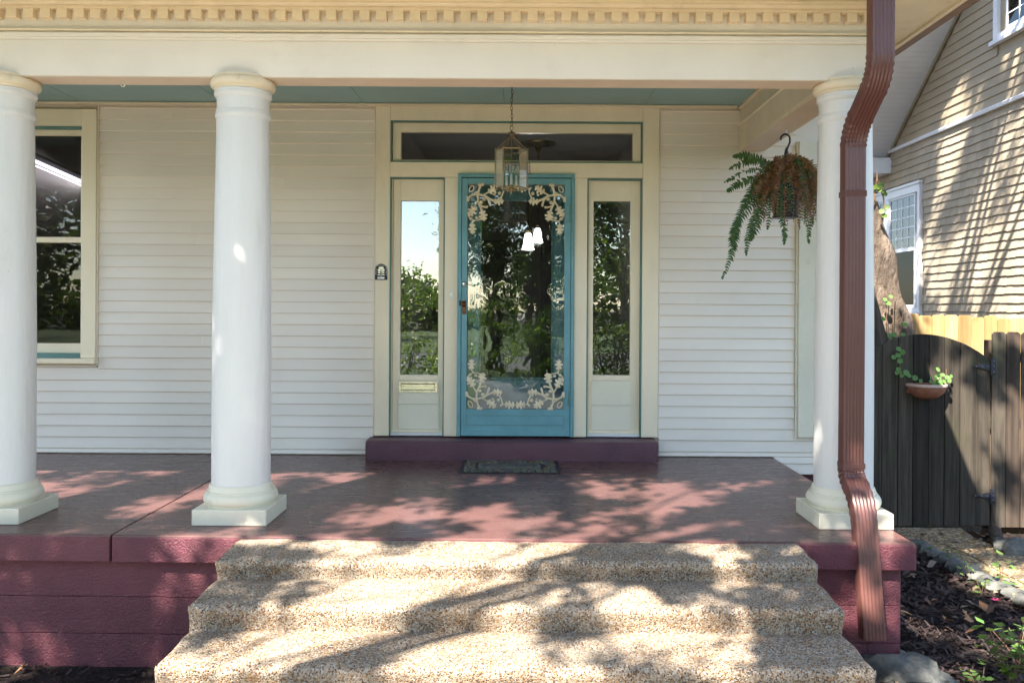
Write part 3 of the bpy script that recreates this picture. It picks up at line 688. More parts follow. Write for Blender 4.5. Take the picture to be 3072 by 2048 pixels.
def ornament(mx, my):
    sc = .2169 * CF / F_PX
    x_c = WX(1401.5, CF) if mx > 0 else WX(1692.3, CF); z_c = WZ(555, CF) if my > 0 else WZ(1226, CF)
    def T(u, dy, v): return (x_c + mx * (u - 190) * sc, SD + .004 + dy, z_c - my * (v - 160) * sc)
    mb = MB()
    for pts, r in ORN_STEMS: mb.tube([T(u, -.004, v) for u, v in pts], [r * sc * (1.6 if i in (0, len(pts) - 1) else 1.2) for i in range(len(pts))], 6)
    for i, (a, b, w) in enumerate(ORN_LEAVES): oak_leaf(mb, a, b, w * 1.6, T, -.003 - .001 * i)
    for u, v, r in ORN_ACORNS: mb.ball(T(u, -.006, v), r * sc, 8, 5)
    lp = [(245 + 36 * math.cos(a) * .75 - 18 * math.sin(a), 226 + 42 * math.sin(a) + 18 * math.cos(a) * .4) for a in [R(q) for q in range(0, 361, 30)]]
    mb.tube([T(u, -.004, v) for u, v in lp], 8 * sc, 6)
    mb.build('corner_ornament', 'ornament_cream', sd, smooth=50)
for mx in (1, -1):
    for my in (1, -1): ornament(mx, my)
for my in (1, -1):
    sc = .2169 * CF / F_PX; zc_ = WZ(555 + 10, CF) if my > 0 else WZ(1226 - 12, CF)
    def T(u, dy, v): return (WX(1547, CF) + u * sc, SD + .004 + dy, zc_ - my * v * sc)
    mb = MB(); oak_leaf(mb, (5, 0), (-150, 10), 1.0, T); oak_leaf(mb, (-5, 0), (150, 10), 1.0, T, -.001); mb.tube([T(-195, -.004, 10), T(-100, -.004, 14), T(0, -.004, 8), T(100, -.004, 14), T(195, -.004, 10)], 9 * sc, 6)
    mb.build('garland', 'ornament_cream', sd, smooth=50)

# --- sash window behind the left column
def wbox(mb, x0, y0, x1, y1, Ya, Yb):
    return mb.box(x0 if x0 < 0 else WX(x0, YW), x1 if x1 < 0 else WX(x1, YW), Ya, Yb, WZ(y1, YW, WU), WZ(y0, YW, WU))
XI = wx0 + (wx1 - WX(249.7, YW))
WCF = YW - .045
win = MB(); wbox(win, 249.7, 330, 293.6, 1073, WCF, YW + .14); win.box(wx0, XI, WCF, YW + .14, WZ(1073, YW, WU), WZ(330, YW, WU))
wbox(win, XI, 330, 249.5, 381, WCF + .001, YW + .14)
win = win.build('window', 'trim', house, .004); tag(win, 'cream framed sash window with dark panes')
wbox(MB(), wx0 - .01, 1073.5, 297, 1089, WCF - .03, YW + .10).build('sill', 'trim', win, .004)
lb = MB(); wbox(lb, XI, 381.2, 249.2, 389, WCF + .02, YW + .13); wbox(lb, XI, 1060, 249.2, 1073, WCF + .02, YW + .13); lb.build('reveal', 'reveal_teal', win)
us = MB(); wbox(us, 238.7, 389, 249.3, 728, WCF + .055, YW + .05); us.box(XI, XI + .03, WCF + .055, YW + .05, WZ(728, YW, WU), WZ(389, YW, WU))
wbox(us, XI + .03, 389, 238.7, 407, WCF + .055, YW + .05); wbox(us, XI + .03, 711, 238.7, 728, WCF + .055, YW + .05); us.build('upper_sash', 'trim', win, .003)
ls = MB(); wbox(ls, 246.5, 727, 249.4, 1060, WCF + .075, YW + .07); ls.box(XI, XI + .02, WCF + .075, YW + .07, WZ(1060, YW, WU), WZ(727, YW, WU)); wbox(ls, XI + .02, 1030, 246.5, 1059.7, WCF + .07, YW + .07); ls.build('lower_sash', 'trim', win, .003)
wbox(MB(), XI + .02, 405, 240, 713, YW + .030, YW + .034).build('pane', 'glass_dim', win)
wbox(MB(), XI + .01, 725, 248, 1032, YW + .052, YW + .056).build('pane', 'glass_dim', win)

# --- rooms behind the glass
rm = MB().box(-1.42, 1.32, 7.60, 13.5, .08, .14).box(-1.42, -1.36, 7.60, 13.5, .14, 3.3).box(1.26, 1.32, 7.60, 13.5, .14, 3.3).box(-1.42, 1.32, 13.44, 13.5, .14, 3.3).box(-1.42, 1.32, 7.60, 13.5, 3.30, 3.36).box(-1.42, 1.32, 7.575, 7.61, 3.02, 3.3)
rm = rm.build('hall', 'interior_dark', house)
MB().box(-.9, -.1, 13.38, 13.43, .14, 2.3).box(.25, 1.0, 13.38, 13.43, .14, 2.3).build('inner_doors', 'interior_wood', rm, .01)
MB().box(-1.35, -1.30, 7.7, 13.4, .14, .36).box(1.2, 1.255, 7.7, 13.4, .14, .36).build('skirting', 'interior_wood', rm, .005)
MB().box(-7.5, -1.5, 7.585, 13.5, -.06, .0).box(-7.5, -7.4, 7.585, 13.5, 0, 3.4).box(-1.58, -1.48, 7.585, 13.5, 0, 3.4).box(-7.5, -1.5, 13.4, 13.5, 0, 3.4).box(-7.5, -1.5, 7.585, 13.5, 3.3, 3.4).build('front_room', 'interior_dark', house)

# ------------------------------------------------------------------ exposed-aggregate steps
steps = thing('steps', (-.03, 3.6, GZ), 'wide exposed pebble aggregate concrete steps leading up to the maroon porch', 'steps')
SX0, SX1 = -1.575, 1.515
def make_step(yb, yn, zt, zb):
    """tread from yb out to a rounded nose at yn, then a slightly hollow riser down to zb"""
    prof = [(yb + .02, zt - .004)]
    for i in range(9): prof.append((yb + (yn + .055 - yb) * (i + 1) / 9, zt + .004 * math.sin(i * .9) - .010 * (i / 8) ** 2))
    rn = .032
    for a in range(15, 100, 17): prof.append((yn + .010 + rn - rn * math.sin(R(a)), zt - .010 - rn + rn * math.cos(R(a))))
    zl = zt - .010 - rn
    for i in range(1, 8):
        t = i / 7; prof.append((yn + .010 + .022 * math.sin(t * 1.6), zl + (zb - .02 - zl) * t))
    nx = 150; k = len(prof); mb = MB()
    for i in range(nx + 1):
        x = SX0 + (SX1 - SX0) * i / nx; e = min(i, nx - i) / nx * (SX1 - SX0); xo = 0
        for j, (y, z) in enumerate(prof):
            q = mnoise.noise(Vector((x * 2.2, y * 3, z * 5))) * .011 + mnoise.noise(Vector((x * 9, y * 11, z * 13 + 4))) * .006 + mnoise.noise(Vector((x * 27, y * 30, z * 33))) * .0035
            rnd = max(0, .028 - e); rnd = .028 - math.sqrt(max(0, .028 ** 2 - rnd ** 2))
            side = mnoise.noise(Vector((3, y * 9, z * 9))) * .008 if i in (0, nx) else 0
            mb.v.append((x + side, y - q * (0 if j < 8 else 1) + (rnd if j > 8 else 0), z + q * (.6 if j < 10 else .2) - rnd * (.7 if j < 12 else 0)))
    for i in range(nx):
        for j in range(k - 1): mb.f.append((i * k + j, (i + 1) * k + j, (i + 1) * k + j + 1, i * k + j + 1))
    for i in (0, nx):
        o = len(mb.v); mb.v.append((mb.v[i * k][0], yb + .02, zb - .05)); mb.v.append((mb.v[i * k + k - 1][0], mb.v[i * k + k - 1][1], zb - .05))
        mb.f.append(tuple([i * k + j for j in range(k)] + [o + 1, o]))
    return mb.build('step', 'aggregate', steps, smooth=60)
for a in ((4.79, 4.407, -.012, -.122), (4.44, 4.04, -.120, -.252), (4.075, 3.67, -.250, -.39), (3.70, 3.30, -.388, -.53), (3.33, 2.93, -.528, GZ - .02)): make_step(*a)
sheet('front_walk', [(-1.0, -.41), (-1.0, -7.49), (.95, -7.49), (.95, -.41)], GZ - .014, 'asphalt')

# ------------------------------------------------------------------ downspout
dsp = thing('downspout', (1.87, 4.66, -.52), 'glossy red-brown ribbed metal downspout strapped to the white porch column', 'downspout')
def dprof(w=.124, d=.090):
    h = w / 2; e = d / 2; p = []
    n = 11
    for i in range(n):                                  # ribbed front
        x = -h + .014 + (w - .028) * i / (n - 1); p.append((x, -e + (.0045 if i % 2 else 0)))
    p += [(h - .004, -e + .004), (h, -e + .012), (h, e - .012), (h - .012, e), (-h + .012, e), (-h, e - .012), (-h, -e + .012), (-h + .004, -e + .004)]
    return p
DP = dprof()
def sweep(path, name, crinkle=None, k=1.0, mat='downspout_brown'):
    """path of (y,z) at a fixed x; the cross-section stays square to it"""
    n = len(DP); mb = MB(); m = len(path)
    for i, (x, y, z) in enumerate(path):
        a = Vector(path[max(i - 1, 0)]); b = Vector(path[min(i + 1, m - 1)]); t = (b - a).normalized()
        f = Vector((0, -t.z, t.y)) if True else None     # front normal in the y-z plane
        if f.y > 0: f = -f
        s = k * (1 + (crinkle * (1 if i % 2 else -1) if crinkle and 0 < i < m - 1 else 0))
        for (u, v) in DP: mb.v.append(tuple(Vector((x + u * s, y, z)) - f * v * s))
    for i in range(m - 1):
        for j in range(n): q = (j + 1) % n; mb.f.append((i * n + j, i * n + q, (i + 1) * n + q, (i + 1) * n + j))
    return mb.build(name, mat, dsp, smooth=28)
def bend(p0, p1, p2, n=9):
    a, b, c = Vector(p0), Vector(p1), Vector(p2)
    return [tuple(a * (1 - t) ** 2 + b * 2 * t * (1 - t) + c * t * t) for t in [i / n for i in range(n + 1)]]
XD = 1.882
sweep([(XD, 4.60, 3.09), (XD, 4.60, 2.77), (XD, 4.60, 2.62)], 'outlet_pipe')
sweep(bend((XD, 4.60, 2.63), (XD, 4.60, 2.52), (XD - .001, 4.70, 2.455), 12), 'elbow', .04, 1.02)
sweep([(XD - .001, 4.69, 2.462), (XD - .002, 4.86, 2.352)], 'offset_pipe', None, 1.0)
sweep(bend((XD - .002, 4.85, 2.360), (XD - .003, 4.955, 2.29), (XD - .004, 4.965, 2.20), 12), 'elbow', .04, 1.02)
ztop, zbot = 2.235, WZ(1400, 4.965)
sweep([(XD - .004, 4.965, ztop), (XD - .004, 4.965, 1.2), (XD - .006, 4.965, zbot)], 'pipe')
sweep(bend((XD - .006, 4.965, zbot + .01), (XD - .006, 4.965, zbot - .05), (XD - .004, 4.90, zbot - .085), 8), 'elbow', .04, 1.02)
sweep(bend((XD - .004, 4.905, zbot - .080), (XD - .004, 4.80, zbot - .14), (XD - .003, 4.775, .10), 9), 'elbow', .04, 1.03)
sweep([(XD - .003, 4.777, .115), (XD, 4.72, -.20), (XD + .004, 4.668, -.50)], 'kick_out_pipe')
def band(z, y, h, k):
    m = MB(); m.box(XD - .004 - .064 * k, XD - .004 + .064 * k, y - .0475 * k, y + .05, z - h, z + h); return m.build('strap', 'downspout_brown', dsp, .004)
band(WZ(577, 4.965), 4.965, .018, 1.0); band(WZ(1388, 4.965), 4.965, .016, 1.0)

# ------------------------------------------------------------------ hanging lantern
LX, LY, LZ = WX(1531.8, 6.2), 6.2, WZ(585, 6.2)
lan = thing('lantern', (LX, LY, LZ), 'six-sided brass and clear glass lantern hanging on a chain before the door', 'lantern')
zT, zB, rr = WZ(452, 6.2), WZ(566, 6.2), .116
hexa = [(LX + rr * math.cos(R(60 * i)), LY + rr * math.sin(R(60 * i))) for i in range(6)]
fm = MB()
for i, (x, y) in enumerate(hexa):
    x2, y2 = hexa[(i + 1) % 6]
    fm.tube([(x, y, zB), (x, y, zT + .006)], .0042, 6).ball((x, y, zT + .012), .0055, 6, 4)
    for z in (zB, zT): fm.tube([(x, y, z), (x2, y2, z)], .0042, 6)
    fm.tube([(x, y, zT), (LX + (x - LX) * .08, LY + (y - LY) * .08, WZ(410, 6.2))], .0028, 6)
fm.build('frame', 'brass', lan, smooth=50)
for i in range(6):
    a, b = hexa[i], hexa[(i + 1) % 6]
    d = Vector((a[0] + b[0] - 2 * LX, a[1] + b[1] - 2 * LY, 0)).normalized() * .003; q = .97
    A = (LX + (a[0] - LX) * q, LY + (a[1] - LY) * q); B = (LX + (b[0] - LX) * q, LY + (b[1] - LY) * q)
    MB().add([(A[0], A[1], zB + .004), (B[0], B[1], zB + .004), (B[0], B[1], zT - .004), (A[0], A[1], zT - .004)], [(0, 1, 2, 3)]).build('pane', 'glass_lantern', lan)
MB().lathe([(0, .016), (.006, .014), (.010, .006), (.026, .002), (.030, -.003), (.024, -.006), (.013, -.010), (.011, -.020), (.016, -.026), (.009, -.034), (0, -.036)], (LX, LY, WZ(399, 6.2)), 20).build('cap', 'brass', lan, smooth=50)
MB().lathe([(0, .030), (.006, .028), (.010, .018), (.019, .010), (.022, .0), (.018, -.012), (.008, -.020), (.006, -.026), (.003, -.034), (0, -.040)], (LX, LY, zB - .004), 20).build('finial', 'brass', lan, smooth=50)
MB().tube([(LX, LY, zB + .02), (LX, LY, WZ(408, 6.2))], .0032, 6).build('stem', 'brass', lan)
for i in range(3):
    a = R(30 + 120 * i); ex, ey = LX + .040 * math.cos(a), LY + .040 * math.sin(a)
    MB().tube([(LX, LY, zB - .004), (LX + .025 * math.cos(a), LY + .025 * math.sin(a), zB - .006), (ex, ey, zB + .008), (ex, ey, zB + .025)], .0035, 6).build('arm', 'brass', lan)
    MB().lathe([(.009, .022), (.010, .026), (.0095, .090), (.006, .094), (0, .095)], (ex, ey, zB), 12).build('candle_sleeve', 'tile_white', lan, smooth=50)
    MB().lathe([(.006, .094), (.012, .108), (.013, .122), (.008, .142), (.002, .162), (0, .166)], (ex, ey, zB), 12).build('bulb', 'glass_lantern', lan, smooth=60)
ch = MB(); z = WZ(385, 6.2); i = 0
def link_pts(c, L, W, ang):
    p = []
    for q in range(13):
        a = 2 * math.pi * q / 12; dx, dz = W * math.cos(a), L * math.sin(a); p.append((c[0] + dx * math.cos(ang), c[1] + dx * math.sin(ang), c[2] + dz))
    return p
ch.tube(link_pts((LX, LY, z), .016, .012, 0), .0022, 6, False)
z += .028
while z < 2.985:
    ch.tube(link_pts((LX + .002 * math.sin(i), LY, z), .0175, .0075, R(90 * (i % 2) + 25)), .0020, 5, False); z += .0285; i += 1
ch.build('chain', 'bronze_knob', lan, smooth=60)
MB().lathe([(0, -.018), (.02, -.018), (.055, -.006), (.06, 0)], (LX, LY, 2.999), 24).build('canopy', 'brass', lan, smooth=40)

# ------------------------------------------------------------------ house number tiles, plaque, doormat
num = thing('house_number', (WX(1550, CF), CF, WZ(522, CF)), 'white house number tiles with blue digits and red border above the storm door', 'house number')
q = (1512, 489.5, 1588, 522)
pbox(MB(), *q, CF - .009, CF - .0005).build('border', 'ink_red', num, .001)
wdt = (q[2] - q[0] - 4) / 4
for i, dgt in enumerate('1778'):
    a = q[0] + 2 + wdt * i; pbox(MB(), a + .3, q[1] + 2, a + wdt - .3, q[3] - 2, CF - .011, CF - .0085).build('tile', 'tile_white', num, .001)
    me = text_mesh(dgt, .088, .0008, Matrix.Translation((WX(a + wdt / 2, CF), CF - .0118, WZ(q[3] - 5.5, CF))) @ Matrix.Rotation(R(90), 4, 'X')); link('digit', me, 'ink_blue', num)
pcx, pz0, pz1 = WX(1143.2, CF), WZ(842, CF), WZ(794, CF); hw = WX(1162, CF) - pcx
plq = thing('plaque', (pcx, CF, pz0), 'small black arched metal plaque with leaf emblem on the door jamb', 'plaque')
ap = [(pcx - hw, pz0), (pcx + hw, pz0)] + [(pcx + hw * math.cos(R(a)), pz1 - hw + hw * math.sin(R(a))) for a in range(0, 181, 15)]
MB().prism(ap, CF - .006, CF - .0005, 'y').build('plate', 'plastic_black', plq, .001)
em = MB()
def lens(cx, cz, a, b, rot, y=CF - .009):
    pts = []
    for k in range(12):
        t = 2 * math.pi * k / 12; dx, dz = a * math.cos(t), b * math.sin(t) * abs(math.sin(t)) ** .2
        pts.append((pcx + hw * (cx + dx * math.cos(rot) - dz * math.sin(rot)), pz0 + (pz1 - pz0) * (cz) + hw * (dx * math.sin(rot) + dz * math.cos(rot))))
    em.prism(pts, y, CF - .0055, 'y')
lens(0, .74, .44, .20, 0); lens(-.32, .60, .26, .17, -.35); lens(.32, .60, .26, .17, .35); lens(-.34, .46, .25, .11, .05); lens(.34, .46, .25, .11, -.05); lens(-.36, .32, .24, .08, .2); lens(.36, .32, .24, .08, -.2)
em.box(pcx - hw * .04, pcx + hw * .04, CF - .008, CF - .0055, pz0 + .028, pz0 + .10)
em.build('leaf_emblem', 'brass_bright', plq)
MB().box(pcx - hw * .60, pcx + hw * .55, CF - .0078, CF - .0055, pz0 + .006, pz0 + .026).build('name_bar', 'chrome', plq, .001)
for txt, rot, cx, cz in (('HISTORIC', 0, 0, pz1 - .022), ('DISTRICT', -90, hw * .74, pz0 + .072), ('WOOD', 90, -hw * .74, pz0 + .072)):
    me = text_mesh(txt, .017, .0006, Matrix.Translation((pcx + cx, CF - .0066, cz)) @ Matrix.Rotation(R(90), 4, 'X') @ Matrix.Rotation(R(rot), 4, 'Z')); link('lettering', me, 'tile_white', plq)

mA, mB_ = at_z(1375, 1419, .0), at_z(1682, 1421, .0)
mx0, mx1, my0, my1 = mA.x, mB_.x, mA.y + .0, 7.165
mat_o = thing('doormat', ((mx0 + mx1) / 2, (my0 + my1) / 2, 0), 'dark rubber WELCOME doormat with pebble pattern lying below the door step', 'doormat')
MB().box(mx0, mx1, my0, my1, .001, .008).build('backing', 'plastic_black', mat_o, .003)
st = np.random.default_rng(5)
bx0, bx1, by0, by1 = mx0 + .14, mx1 - .15, my0 + .19, my0 + .34
m_leaf('mat_stone', [(.085, .095, .085), (.14, .14, .12), (.075, .10, .06), (.17, .15, .095), (.11, .05, .045), (.085, .095, .115)], .0, .75)
paint('mat_panel', (.15, .15, .135), .75, .15, 30, bscale=120, bstr=.3)
stones = MB(); gy = my0 + .018
while gy < my1 - .02:
    gx = mx0 + .018 + st.uniform(0, .02); hgt = st.uniform(.026, .042)
    while gx < mx1 - .03:
        w_ = st.uniform(.035, .065)
        if gx + w_ > mx1 - .012: break
        if not (gx + w_ > bx0 - .004 and gx < bx1 + .004 and gy + hgt > by0 - .004 and gy < by1 + .004):
            cx, cy = gx + w_ / 2, gy + hgt / 2; n_ = 8; pts = []
            for k in range(n_):
                a = 2 * math.pi * k / n_ + .3; rr_ = st.uniform(.82, 1.05); pts.append((cx + rr_ * (w_ / 2 - .003) * math.cos(a) * 1.05, cy + rr_ * (hgt / 2 - .002) * math.sin(a) * 1.05))
            stones.prism(pts, .0075, .0125, 'z')
        gx += w_ + .002
    gy += hgt + .002
tag(stones.build('pebble_pattern', 'mat_stone', mat_o), kind='stuff')
MB().box(bx0, bx1, by0, by1, .0078, .0118).build('word_panel', 'mat_panel', mat_o, .001)
me = text_mesh('WELCOME', .105, .0008, Matrix.Identity(4))
xs_ = [v.co.x for v in me.vertices]; kx = (bx1 - bx0 - .05) / (max(xs_) - min(xs_))
me.transform(Matrix.Translation(((bx0 + bx1) / 2, by0 + .036, .0125)) @ Matrix.Diagonal((kx, 1.15, 1, 1)) @ Matrix.Translation((-(max(xs_) + min(xs_)) / 2, 0, 0))); link('lettering', me, 'plastic_black', mat_o)

# ------------------------------------------------------------------ hall lamp and room light seen through the glass
HY = 10.7; hx = WX(1612, HY)
cha = thing('ceiling_lamp', (hx, HY, 3.3), 'lit hall lamp with bell glass shades on chains behind the door glass', 'lamp')
MB().lathe([(0, -.13), (.012, -.125), (.02, -.10), (.035, -.085), (.05, -.05), (.10, -.045), (.20, -.02), (.22, -.008), (.22, 0)], (hx, HY, 3.299), 32).build('canopy', 'brass', cha, smooth=50)
for (px, py, sc_) in ((1583, 728, 1.0), (1612, 706, .88)):
    sx, sz = WX(px, HY), WZ(py, HY); cx = hx + (sx - hx) * .9
    MB().lathe([(a * .68 * sc_, b * .85 * sc_) for a, b in ((.03, .13), (.055, .115), (.07, .06), (.08, -.02), (.10, -.08), (.112, -.11), (.105, -.11), (.07, -.02), (.03, .10))], (sx, HY - .1 if px == 1583 else HY + .1, sz), 24).build('shade', 'lamp_shade_lit', cha, smooth=60)
    MB().tube([(hx + (sx - hx) * 1.1, HY, 3.28), (sx, HY - .1 if px == 1583 else HY + .1, sz + .14)], .009, 6).build('chain', 'brass', cha)
    MB().lathe([(0, .17), (.02, .165), (.032, .13)], (sx, HY - .1 if px == 1583 else HY + .1, sz), 12).build('holder', 'brass', cha, smooth=50)
flu = thing('tube_light', (-5.38, 10.0, 2.9), 'lit fluorescent tube light on the ceiling seen through the sash window', 'light')
A_, B_ = at_y(92, 478, 9.3), at_y(252, 548, 10.7)
MB().tube([A_ + Vector((0, 0, .05)), B_ + Vector((0, 0, .05))], .05, 4).build('housing', 'interior_dark', flu, .01)
MB().tube([A_, B_], .020, 10).build('tube', 'tube_lit', flu, smooth=60)
MB().tube([A_ + Vector((.0, .1, -.055)), B_ + Vector((.0, .1, -.055))], .010, 10).build('tube', 'tube_lit', flu, smooth=60)
for q in (A_, B_): MB().tube([q + Vector((0, 0, .05)), (q.x, q.y, 3.3)], .008, 6).build('hanger', 'interior_dark', flu)

# ------------------------------------------------------------------ hanging fern
FX, FY = 1.945, 6.47
fern = thing('hanging_fern', (FX, FY, 1.95), 'half-withered fern in a black hanging pot under the porch side beam', 'plant')
MB().lathe([(0, .0), (.085, .002), (.095, .004), (.098, .018), (.088, .024), (.092, .04), (.118, .24), (.126, .245), (.126, .262), (.112, .26), (.105, .22), (0, .215)], (FX, FY, 1.945), 32).build('pot', 'plastic_black', fern, smooth=40)
zr = WZ(400, FY)
MB().tube([(FX, FY, 2.628), (FX, FY, zr + .012)], .0025, 6).build('ceiling_screw', 'chrome', fern)
hk = [(FX - .034 * math.cos(R(a)) - .004, FY, zr - .030 + .034 * math.sin(R(a))) for a in range(-20, 200, 20)]
hk += [(FX + .030, FY, zr - .055), (FX + .018, FY, zr - .085), (FX + .006, FY, zr - .11), (FX + .002, FY, zr - .15)]
MB().tube(hk, [.004] + [.0075] * (len(hk) - 3) + [.012, .016], 8).build('hook', 'plastic_black', fern, smooth=60)
wr = MB()
for a in (70, 190, 310): wr.tube([(FX + .002, FY, zr - .14), (FX + .118 * math.cos(R(a)), FY + .118 * math.sin(R(a)), 2.20)], .003, 5)
wr.build('hanger', 'plastic_black', fern)
def frond(az, e0, L, grav, mat, wl=.042, npair=24, ragged=.0, seed=0, r0=.05):
    r = random.Random(seed); mb = MB(); n = 22; stp = L / n
    d = Vector((math.cos(az) * math.cos(e0), math.sin(az) * math.cos(e0), math.sin(e0))); p = Vector((FX + r0 * math.cos(az), FY + r0 * math.sin(az), 2.185)); pts = [p.copy()]
    for i in range(n):
        d = (d + Vector((r.uniform(-.05, .05), r.uniform(-.05, .05), -grav * stp * (1 + i * .08)))).normalized(); p = p + d * stp; pts.append(p.copy())
    mb.tube(pts, [.0022 * (1 - .7 * i / n) for i in range(n + 1)], 4, False)
    up0 = Vector((0, 0, 1))
    for k in range(npair):
        t = .10 + .90 * k / npair; f = t * n; i = min(int(f), n - 1); q = pts[i].lerp(pts[i + 1], f - i); tg = (pts[i + 1] - pts[i]).normalized()
        sd_ = tg.cross(up0); sd_ = sd_.normalized() if sd_.length > .15 else Vector((math.sin(az), -math.cos(az), 0))
        nr = sd_.cross(tg).normalized(); ln = wl * (math.sin(math.pi * min(1, .12 + t * .80)) ** .7) * (1.0 if t < .8 else (1.05 - t) * 4)
        for sg in (-1, 1):
            if r.random() < ragged: continue
            dd = (sd_ * sg + tg * r.uniform(.15, .45) + nr * r.uniform(-.35, .15) + Vector((0, 0, -.25 if ragged else 0))).normalized(); wv = tg * (.0085 if ragged < .1 else .0065); l2 = ln * r.uniform(.75, 1.1)
            dr = Vector((0, 0, -l2 * .25))
            mb.add([q - wv, q + dd * l2 * .5 - wv * .9 + dr * .3, q + dd * l2 + dr, q + dd * l2 * .5 + wv * .9 + dr * .3, q + wv], [(0, 1, 2, 3, 4)])
    return mb.build('frond', mat, fern, keep=True)
def leafy(pts, mat, wl, pitch, ragged, seed, wid=.0085, stiff=1.0):
    """one frond along a drawn curve: midrib and two rows of leaflets"""
    r = random.Random(seed); mb = MB(); cv = []
    for i in range(len(pts) - 1):
        p0, p1, p2, p3 = pts[max(i - 1, 0)], pts[i], pts[i + 1], pts[min(i + 2, len(pts) - 1)]
        for k in range(6):
            t = k / 6; cv.append(.5 * ((2 * p1) + (p2 - p0) * t + (2 * p0 - 5 * p1 + 4 * p2 - p3) * t * t + (3 * p1 - p0 - 3 * p2 + p3) * t ** 3))
    cv.append(pts[-1]); n = len(cv) - 1
    mb.tube(cv, [.0024 * (1 - .7 * i / n) for i in range(n + 1)], 4, False)
    L = sum((cv[i + 1] - cv[i]).length for i in range(n)); npair = int(L / pitch)
    for k in range(npair):
        t = .08 + .92 * k / npair; f = t * n; i = min(int(f), n - 1); q = cv[i].lerp(cv[i + 1], f - i); tg = (cv[i + 1] - cv[i]).normalized()
        sd_ = tg.cross(Vector((0, -1, .25))).normalized(); ln = wl * min(1, .45 + t * 2.2) * min(1, (1.06 - t) * 3.2)
        for sg in (-1, 1):
            if r.random() < ragged: continue
            dd = (sd_ * sg + tg * r.uniform(.1, .4) + Vector((0, r.uniform(-.45, .3), -r.uniform(.0, .35)))).normalized(); wv = tg * wid * r.uniform(.7, 1.1); l2 = ln * r.uniform(.75, 1.1)
            mb.add([q - wv, q + dd * l2 * .55 - wv * .9, q + dd * l2 + Vector((0, 0, -l2 * .2)), q + dd * l2 * .55 + wv * .9, q + wv], [(0, 1, 2, 3, 4)])
    return mb.build('frond', mat, fern, keep=True)
fr_ = random.Random(3)
GREEN = [([(2365, 560), (2330, 512), (2280, 480), (2235, 468), (2198, 470)], 6.40, .052, 0), ([(2360, 560), (2310, 500), (2262, 482), (2222, 492), (2186, 508)], 6.55, .040, .1),
    ([(2350, 570), (2300, 520), (2250, 510), (2205, 530), (2172, 548)], 6.30, .030, .35), ([(2355, 570), (2310, 540), (2262, 535), (2215, 552), (2180, 575)], 6.38, .050, .05),
    ([(2350, 575), (2290, 560), (2240, 600), (2208, 680), (2195, 760), (2165, 838)], 6.28, .046, .02), ([(2350, 575), (2300, 570), (2258, 610), (2215, 665), (2200, 720), (2208, 748)], 6.34, .050, .05),
    ([(2352, 575), (2305, 585), (2268, 640), (2246, 700), (2238, 768)], 6.30, .040, .02), ([(2355, 580), (2315, 590), (2285, 640), (2262, 690), (2250, 722)], 6.36, .048, .05),
    ([(2345, 575), (2292, 545), (2262, 560), (2240, 600), (2222, 640)], 6.44, .050, .05), ([(2360, 580), (2345, 600), (2346, 660), (2354, 700), (2352, 735)], 6.30, .032, .05),
    ([(2395, 580), (2425, 610), (2432, 650), (2426, 700), (2427, 732)], 6.42, .028, .08), ([(2355, 575), (2335, 560), (2318, 590), (2310, 640), (2302, 690)], 6.30, .040, .1), ([(2370, 570), (2362, 530), (2352, 540), (2340, 600), (2332, 650)], 6.28, .036, .12),
    ([(2375, 565), (2372, 520), (2368, 540), (2372, 590), (2374, 640)], 6.26, .032, .1)]
for pix, Y0, wl, rg in GREEN:
    n = len(pix); leafy([at_y(a, b, FY + (Y0 - FY) * k / (n - 1) - .04 * math.sin(k)) for k, (a, b) in enumerate(pix)], 'fern_green', wl, .019, rg, fr_.randrange(9999))
for i in range(175):
    xe = fr_.uniform(2255, 2462) if i % 4 else fr_.uniform(2380, 2462); side = (xe - 2368) / 95; ye = fr_.uniform(590, 700) - 22 * abs(side)
    if 2335 < xe < 2405 and i % 3: ye = fr_.uniform(520, 610)
    top = fr_.uniform(455, 540) + 25 * abs(side); Yo = fr_.uniform(-.26, .22)
    pix = [(2368 + fr_.uniform(-22, 22), 565), (2368 + side * 28 + fr_.uniform(-10, 10), (top + 560) / 2), (2368 + (xe - 2368) * .6, top), (2368 + (xe - 2368) * .95, (top * .6 + ye * .4)), (xe, ye)]
    leafy([at_y(a, b, FY + Yo * k / 4) for k, (a, b) in enumerate(pix)], 'fern_brown' if fr_.random() < .85 else 'fern_green', fr_.uniform(.020, .036), .015, fr_.uniform(.1, .4), fr_.randrange(9999), .006)

# ------------------------------------------------------------------ gate and fences beside the house
GY = 7.80
gb = WZ(1570, GY) + .002
gate = thing('garden_gate', (WX(2800, GY), GY, GZ), 'arched dark weathered plank gate beside the house with a clay bowl on it', 'gate')
gx = [2553, 2600, 2648, 2696, 2741, 2789, 2835, 2882, 2930, 2974]
def gtop(px):
    t = (px - 2770) / 205.0; return WZ(995 + 78 * t * t + (0 if px > 2660 else 4), GY)
for i, (a, b) in enumerate(zip(gx, gx[1:])):
    xa, xb = WX(a + .9, GY), WX(b - .9, GY); pts = [(xa, gb + rng.uniform(-.006, .006)), (xb, gb + rng.uniform(-.006, .006))]
    for k in range(5, -1, -1): p = a + (b - a) * k / 5; pts.append((xa + (xb - xa) * k / 5, gtop(p)))
    MB().prism(pts, GY + rng.uniform(-.004, .004), GY + .022, 'y').build('plank', 'wood_weathered', gate, .002, seg=1)
for z in (gb + .22, .55): MB().box(WX(2555, GY), WX(2972, GY), GY + .026, GY + .062, z, z + .09).build('rail', 'wood_weathered', gate, .003)
MB().box(WX(2560, GY), WX(2950, GY), GY + .005, GY + .03, gb - .05, gb - .008).build('bottom_board', 'wood_weathered', gate)
